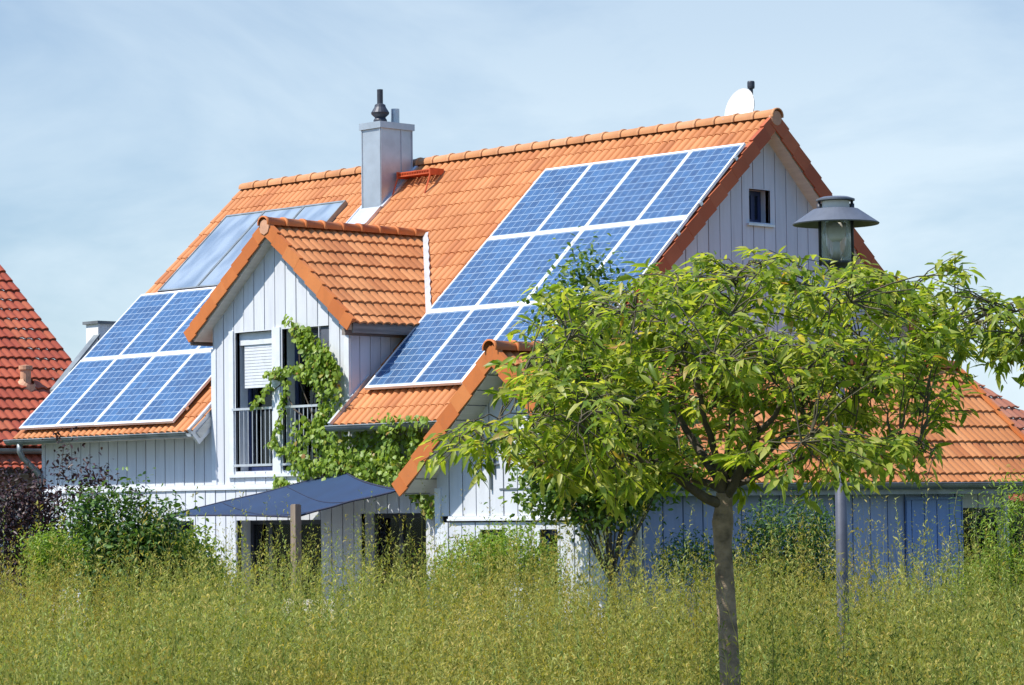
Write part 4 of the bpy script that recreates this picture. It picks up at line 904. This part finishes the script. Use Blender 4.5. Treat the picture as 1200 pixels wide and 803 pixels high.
# ------------------------------------------------------------------ meadow of tall shrubby herbs (stuff)
def meadow(name, label, clumps, dmin, dmax, hmin, hmax, leaf, shoots, per, seed, mat='weed', feather=False):
    g = np.random.default_rng(seed); f_, r_ = P3(FW), P3(RT); f_[2] = 0; f_ = unit(f_[None])[0]; r_[2] = 0; r_ = unit(r_[None])[0]
    dd = np.sqrt(g.uniform(dmin**2, dmax**2, clumps)); xx = g.uniform(-80, 1280, clumps)
    cb = P3(CP)[None]*np.array([1,1,0])+f_*dd[:,None]+r_*(((xx-600)/FPX)*dd)[:,None]
    ch = g.uniform(hmin, hmax, clumps)+.13*np.sin(cb[:,0]*.9+np.sin(cb[:,1]*.6)*2); ct = g.random(clumps); n = clumps*shoots; k = np.repeat(np.arange(clumps), shoots)
    az = g.uniform(0, 6.283, n); out = np.abs(g.normal(0, .16, n)); rad = g.uniform(0, .30, n)
    dirh = np.stack([np.cos(az), np.sin(az), np.zeros(n)], -1); cr = g.uniform(.28, .62, clumps)[k]; q0 = np.sqrt(g.random(n)); rad = q0*cr*.7
    SB = cb[k]+dirh*rad[:,None]; SD = unit(dirh*(.05+.30*q0*g.uniform(.4,1.2,n))[:,None]+g.normal(0,.05,(n,3))+Zup); H = ch[k]*(1-.26*q0**2)*g.uniform(.74, 1.0, n)
    tall = g.random(n) < .05; H[tall] = ch[k][tall]+g.uniform(.0, .22, tall.sum())
    bendv = dirh*(g.uniform(-.05,.16,n)*H)[:,None]      # shoots arch a little outward
    at_ = lambda t: SB[:,None,:]+SD[:,None,:]*(H[:,None]*t)[...,None]+bendv[:,None,:]*(t**2)[...,None]
    t = 1-.72*g.random((n, per))**1.3; pos = at_(t)
    az = g.uniform(0, 6.283, (n, per)); side = np.stack([np.cos(az), np.sin(az), np.zeros_like(az)], -1)
    pos = pos+side*(np.abs(g.normal(0,.05,(n,per)))*(1.15-t))[...,None]*1.4
    d_ = SD[:,None,:]*g.uniform(.5,1.5,(n,per))[...,None]+side*g.uniform(.5,1.0,(n,per))[...,None]
    if feather:     # one wand per shoot: leaves in alternating ranks close to the stem
        t = np.tile(np.linspace(.48, 1.0, per), (n,1))+g.normal(0,.004,(n,per)); pos = at_(t); ph = g.uniform(0,6.283,n)[:,None]+np.arange(per)[None]*2.4
        side = np.stack([np.cos(ph), np.sin(ph), np.zeros_like(ph)], -1); d_ = SD[:,None,:]*g.uniform(.8,1.5,(n,per))[...,None]+side*g.uniform(.6,1.0,(n,per))[...,None]
    ll = leaf*g.uniform(.6,1.3,(n,per))*(1.35-.75*t); tint = np.clip(.55*ct[k][:,None]+.30*(t-.4)+.40*g.random((n,per)), 0, 1)  # leaves darken down the shoot, painting the shaded gaps between shoots
    pos = pos.reshape(-1,3); d_ = d_.reshape(-1,3); nm = np.tile(Zup, (len(pos),1))+g.normal(0,.6,(len(pos),3))
    lv = leaves_mesh(name, mat, pos, d_, nm, ll.ravel(), ll.ravel()*.26, tint.ravel(), simple_=True, bend=.1, fold=.4)
    w = .0025; q = np.array([[.0,.55,1.0]]).repeat(n, 0); pt = at_(q); sd_ = unit(np.cross(SD, np.tile(f_, (n,1))))
    vv = np.stack([pt[:,0]-sd_*w, pt[:,0]+sd_*w, pt[:,1]+sd_*w*.8, pt[:,2], pt[:,1]-sd_*w*.8], 1)
    me2 = bpy.data.meshes.new('stems'); me2.vertices.add(n*5); me2.vertices.foreach_set('co', vv.ravel().astype(np.float32)); me2.loops.add(n*5); me2.loops.foreach_set('vertex_index', np.arange(n*5, dtype=np.int32))
    me2.polygons.add(n); me2.polygons.foreach_set('loop_start', np.arange(n, dtype=np.int32)*5); me2.polygons.foreach_set('loop_total', np.full(n,5,np.int32)); me2.update(calc_edges=True)
    a = me2.attributes.new('tint','FLOAT','POINT'); a.data.foreach_set('value', np.full(n*5,.85,np.float32))
    bm = bmesh.new(); bm.from_mesh(lv.data); bm.from_mesh(me2); bm.to_mesh(lv.data); bm.free(); bpy.data.meshes.remove(me2)
    return tag(lv, label, 'undergrowth', None, 'stuff')
meadow('tall_herbs', 'dense tall yellow-green feathery herbs filling the foreground', 215, 15.8, 33, 1.46, 2.28, .054, 44, 40, 5)
meadow('near_herbs', 'olive green herb tops along the lower picture edge', 46, 11.8, 15.8, 1.42, 1.84, .044, 44, 50, 9)

meadow('feathery_shoots', 'pale upright feathery shoots standing above the foreground herbs', 300, 15.8, 32, 1.62, 2.18, .056, 5, 46, 21, 'shoot', True)

# ------------------------------------------------------------------ ground, sky, light
mb = MB(); s = 900
mb.face([(-s,-s,0),(s,-s,0),(s,s,0),(-s,s,0)])
mt, nt, b = newmat('grass_ground'); n1 = noise(nt, .6, 6, .65); nt.links.new(ramp(nt, n1, [(.3,(.035,.05,.015)),(.55,(.06,.08,.022)),(.8,(.10,.09,.04))]), b.inputs['Base Color']); b.inputs['Roughness'].default_value = 1; bump(nt, b, noise(nt, 30, 4), .6, .05); M['grass'] = mt
g = mb.build('ground', 'grass'); tag(g, kind='structure')
mb = MB(); mb.box((-6,-8.2,.004),(4.2,-4.5,.05)); tag(mb.build('terrace', 'paving', recalc=True), kind='structure')

w = bpy.data.worlds.new('World'); sc.world = w; w.use_nodes = True; nt = w.node_tree; bg = nt.nodes['Background']
sd = Vector((-.38,-1.0,1.5)).normalized(); el = math.asin(sd.z)
sky = N(nt, 'ShaderNodeTexSky'); sky.sky_type = 'NISHITA'; sky.sun_disc = False; sky.sun_elevation = el
sky.sun_rotation = math.atan2(sd.x, sd.y); sky.air_density = 1.0; sky.dust_density = .8; sky.ozone_density = 1.6; sky.altitude = 300
tc = N(nt, 'ShaderNodeTexCoord'); mp = N(nt, 'ShaderNodeMapping'); mp.inputs['Scale'].default_value = (2.6,2.6,7); mp.inputs['Rotation'].default_value = (R(6),R(-5),0)
nt.links.new(tc.outputs['Generated'], mp.inputs[0]); cn = N(nt, 'ShaderNodeTexNoise'); cn.inputs['Scale'].default_value = 2.0; cn.inputs['Detail'].default_value = 7; cn.inputs['Roughness'].default_value = .55; cn.inputs['Distortion'].default_value = .5
nt.links.new(mp.outputs[0], cn.inputs[0])
cf = ramp(nt, cn.outputs[0], [(.38,(.42,.42,.42)),(.50,(.70,.70,.70)),(.62,(.98,.98,.98))])
sz = N(nt, 'ShaderNodeSeparateXYZ'); nt.links.new(tc.outputs['Generated'], sz.inputs[0])
hz = ramp(nt, sz.outputs[2], [(0,(1,1,1)),(.08,(.93,.93,.93)),(.16,(.62,.62,.62)),(.45,(.06,.06,.06))])
cf = mixc(nt, 1.0, cf, hz, 'MULTIPLY')
skb = mixc(nt, 1.0, sky.outputs[0], (.85,1.15,1.42), 'MULTIPLY')
skb = mixc(nt, 1.0, skb, ramp(nt, sz.outputs[2], [(.2,(.5,.5,.5)),(.5,(.78,.9,1.0))]), 'MULTIPLY')
skb = mixc(nt, 1.0, skb, (2,2,2), 'MULTIPLY')
cloud = mixc(nt, cf, skb, (9.9,11.5,12.6))
nt.links.new(cloud, bg.inputs[0]); bg.inputs[1].default_value = .065
sun = bpy.data.lights.new('sun', 'SUN'); sun.energy = 5.0; sun.angle = R(.53); sun.color = (1,.94,.84)
so = bpy.data.objects.new('sun', sun); COL.objects.link(so); so.rotation_euler = (-sd).to_track_quat('-Z', 'Y').to_euler(); so.location = (0,0,40)
vs = sc.view_settings; vs.view_transform = 'Standard'; vs.look = 'None'; vs.exposure = .40; vs.gamma = 1; vs.use_curve_mapping = False
sc.cycles.max_bounces = 8; sc.cycles.transparent_max_bounces = 8
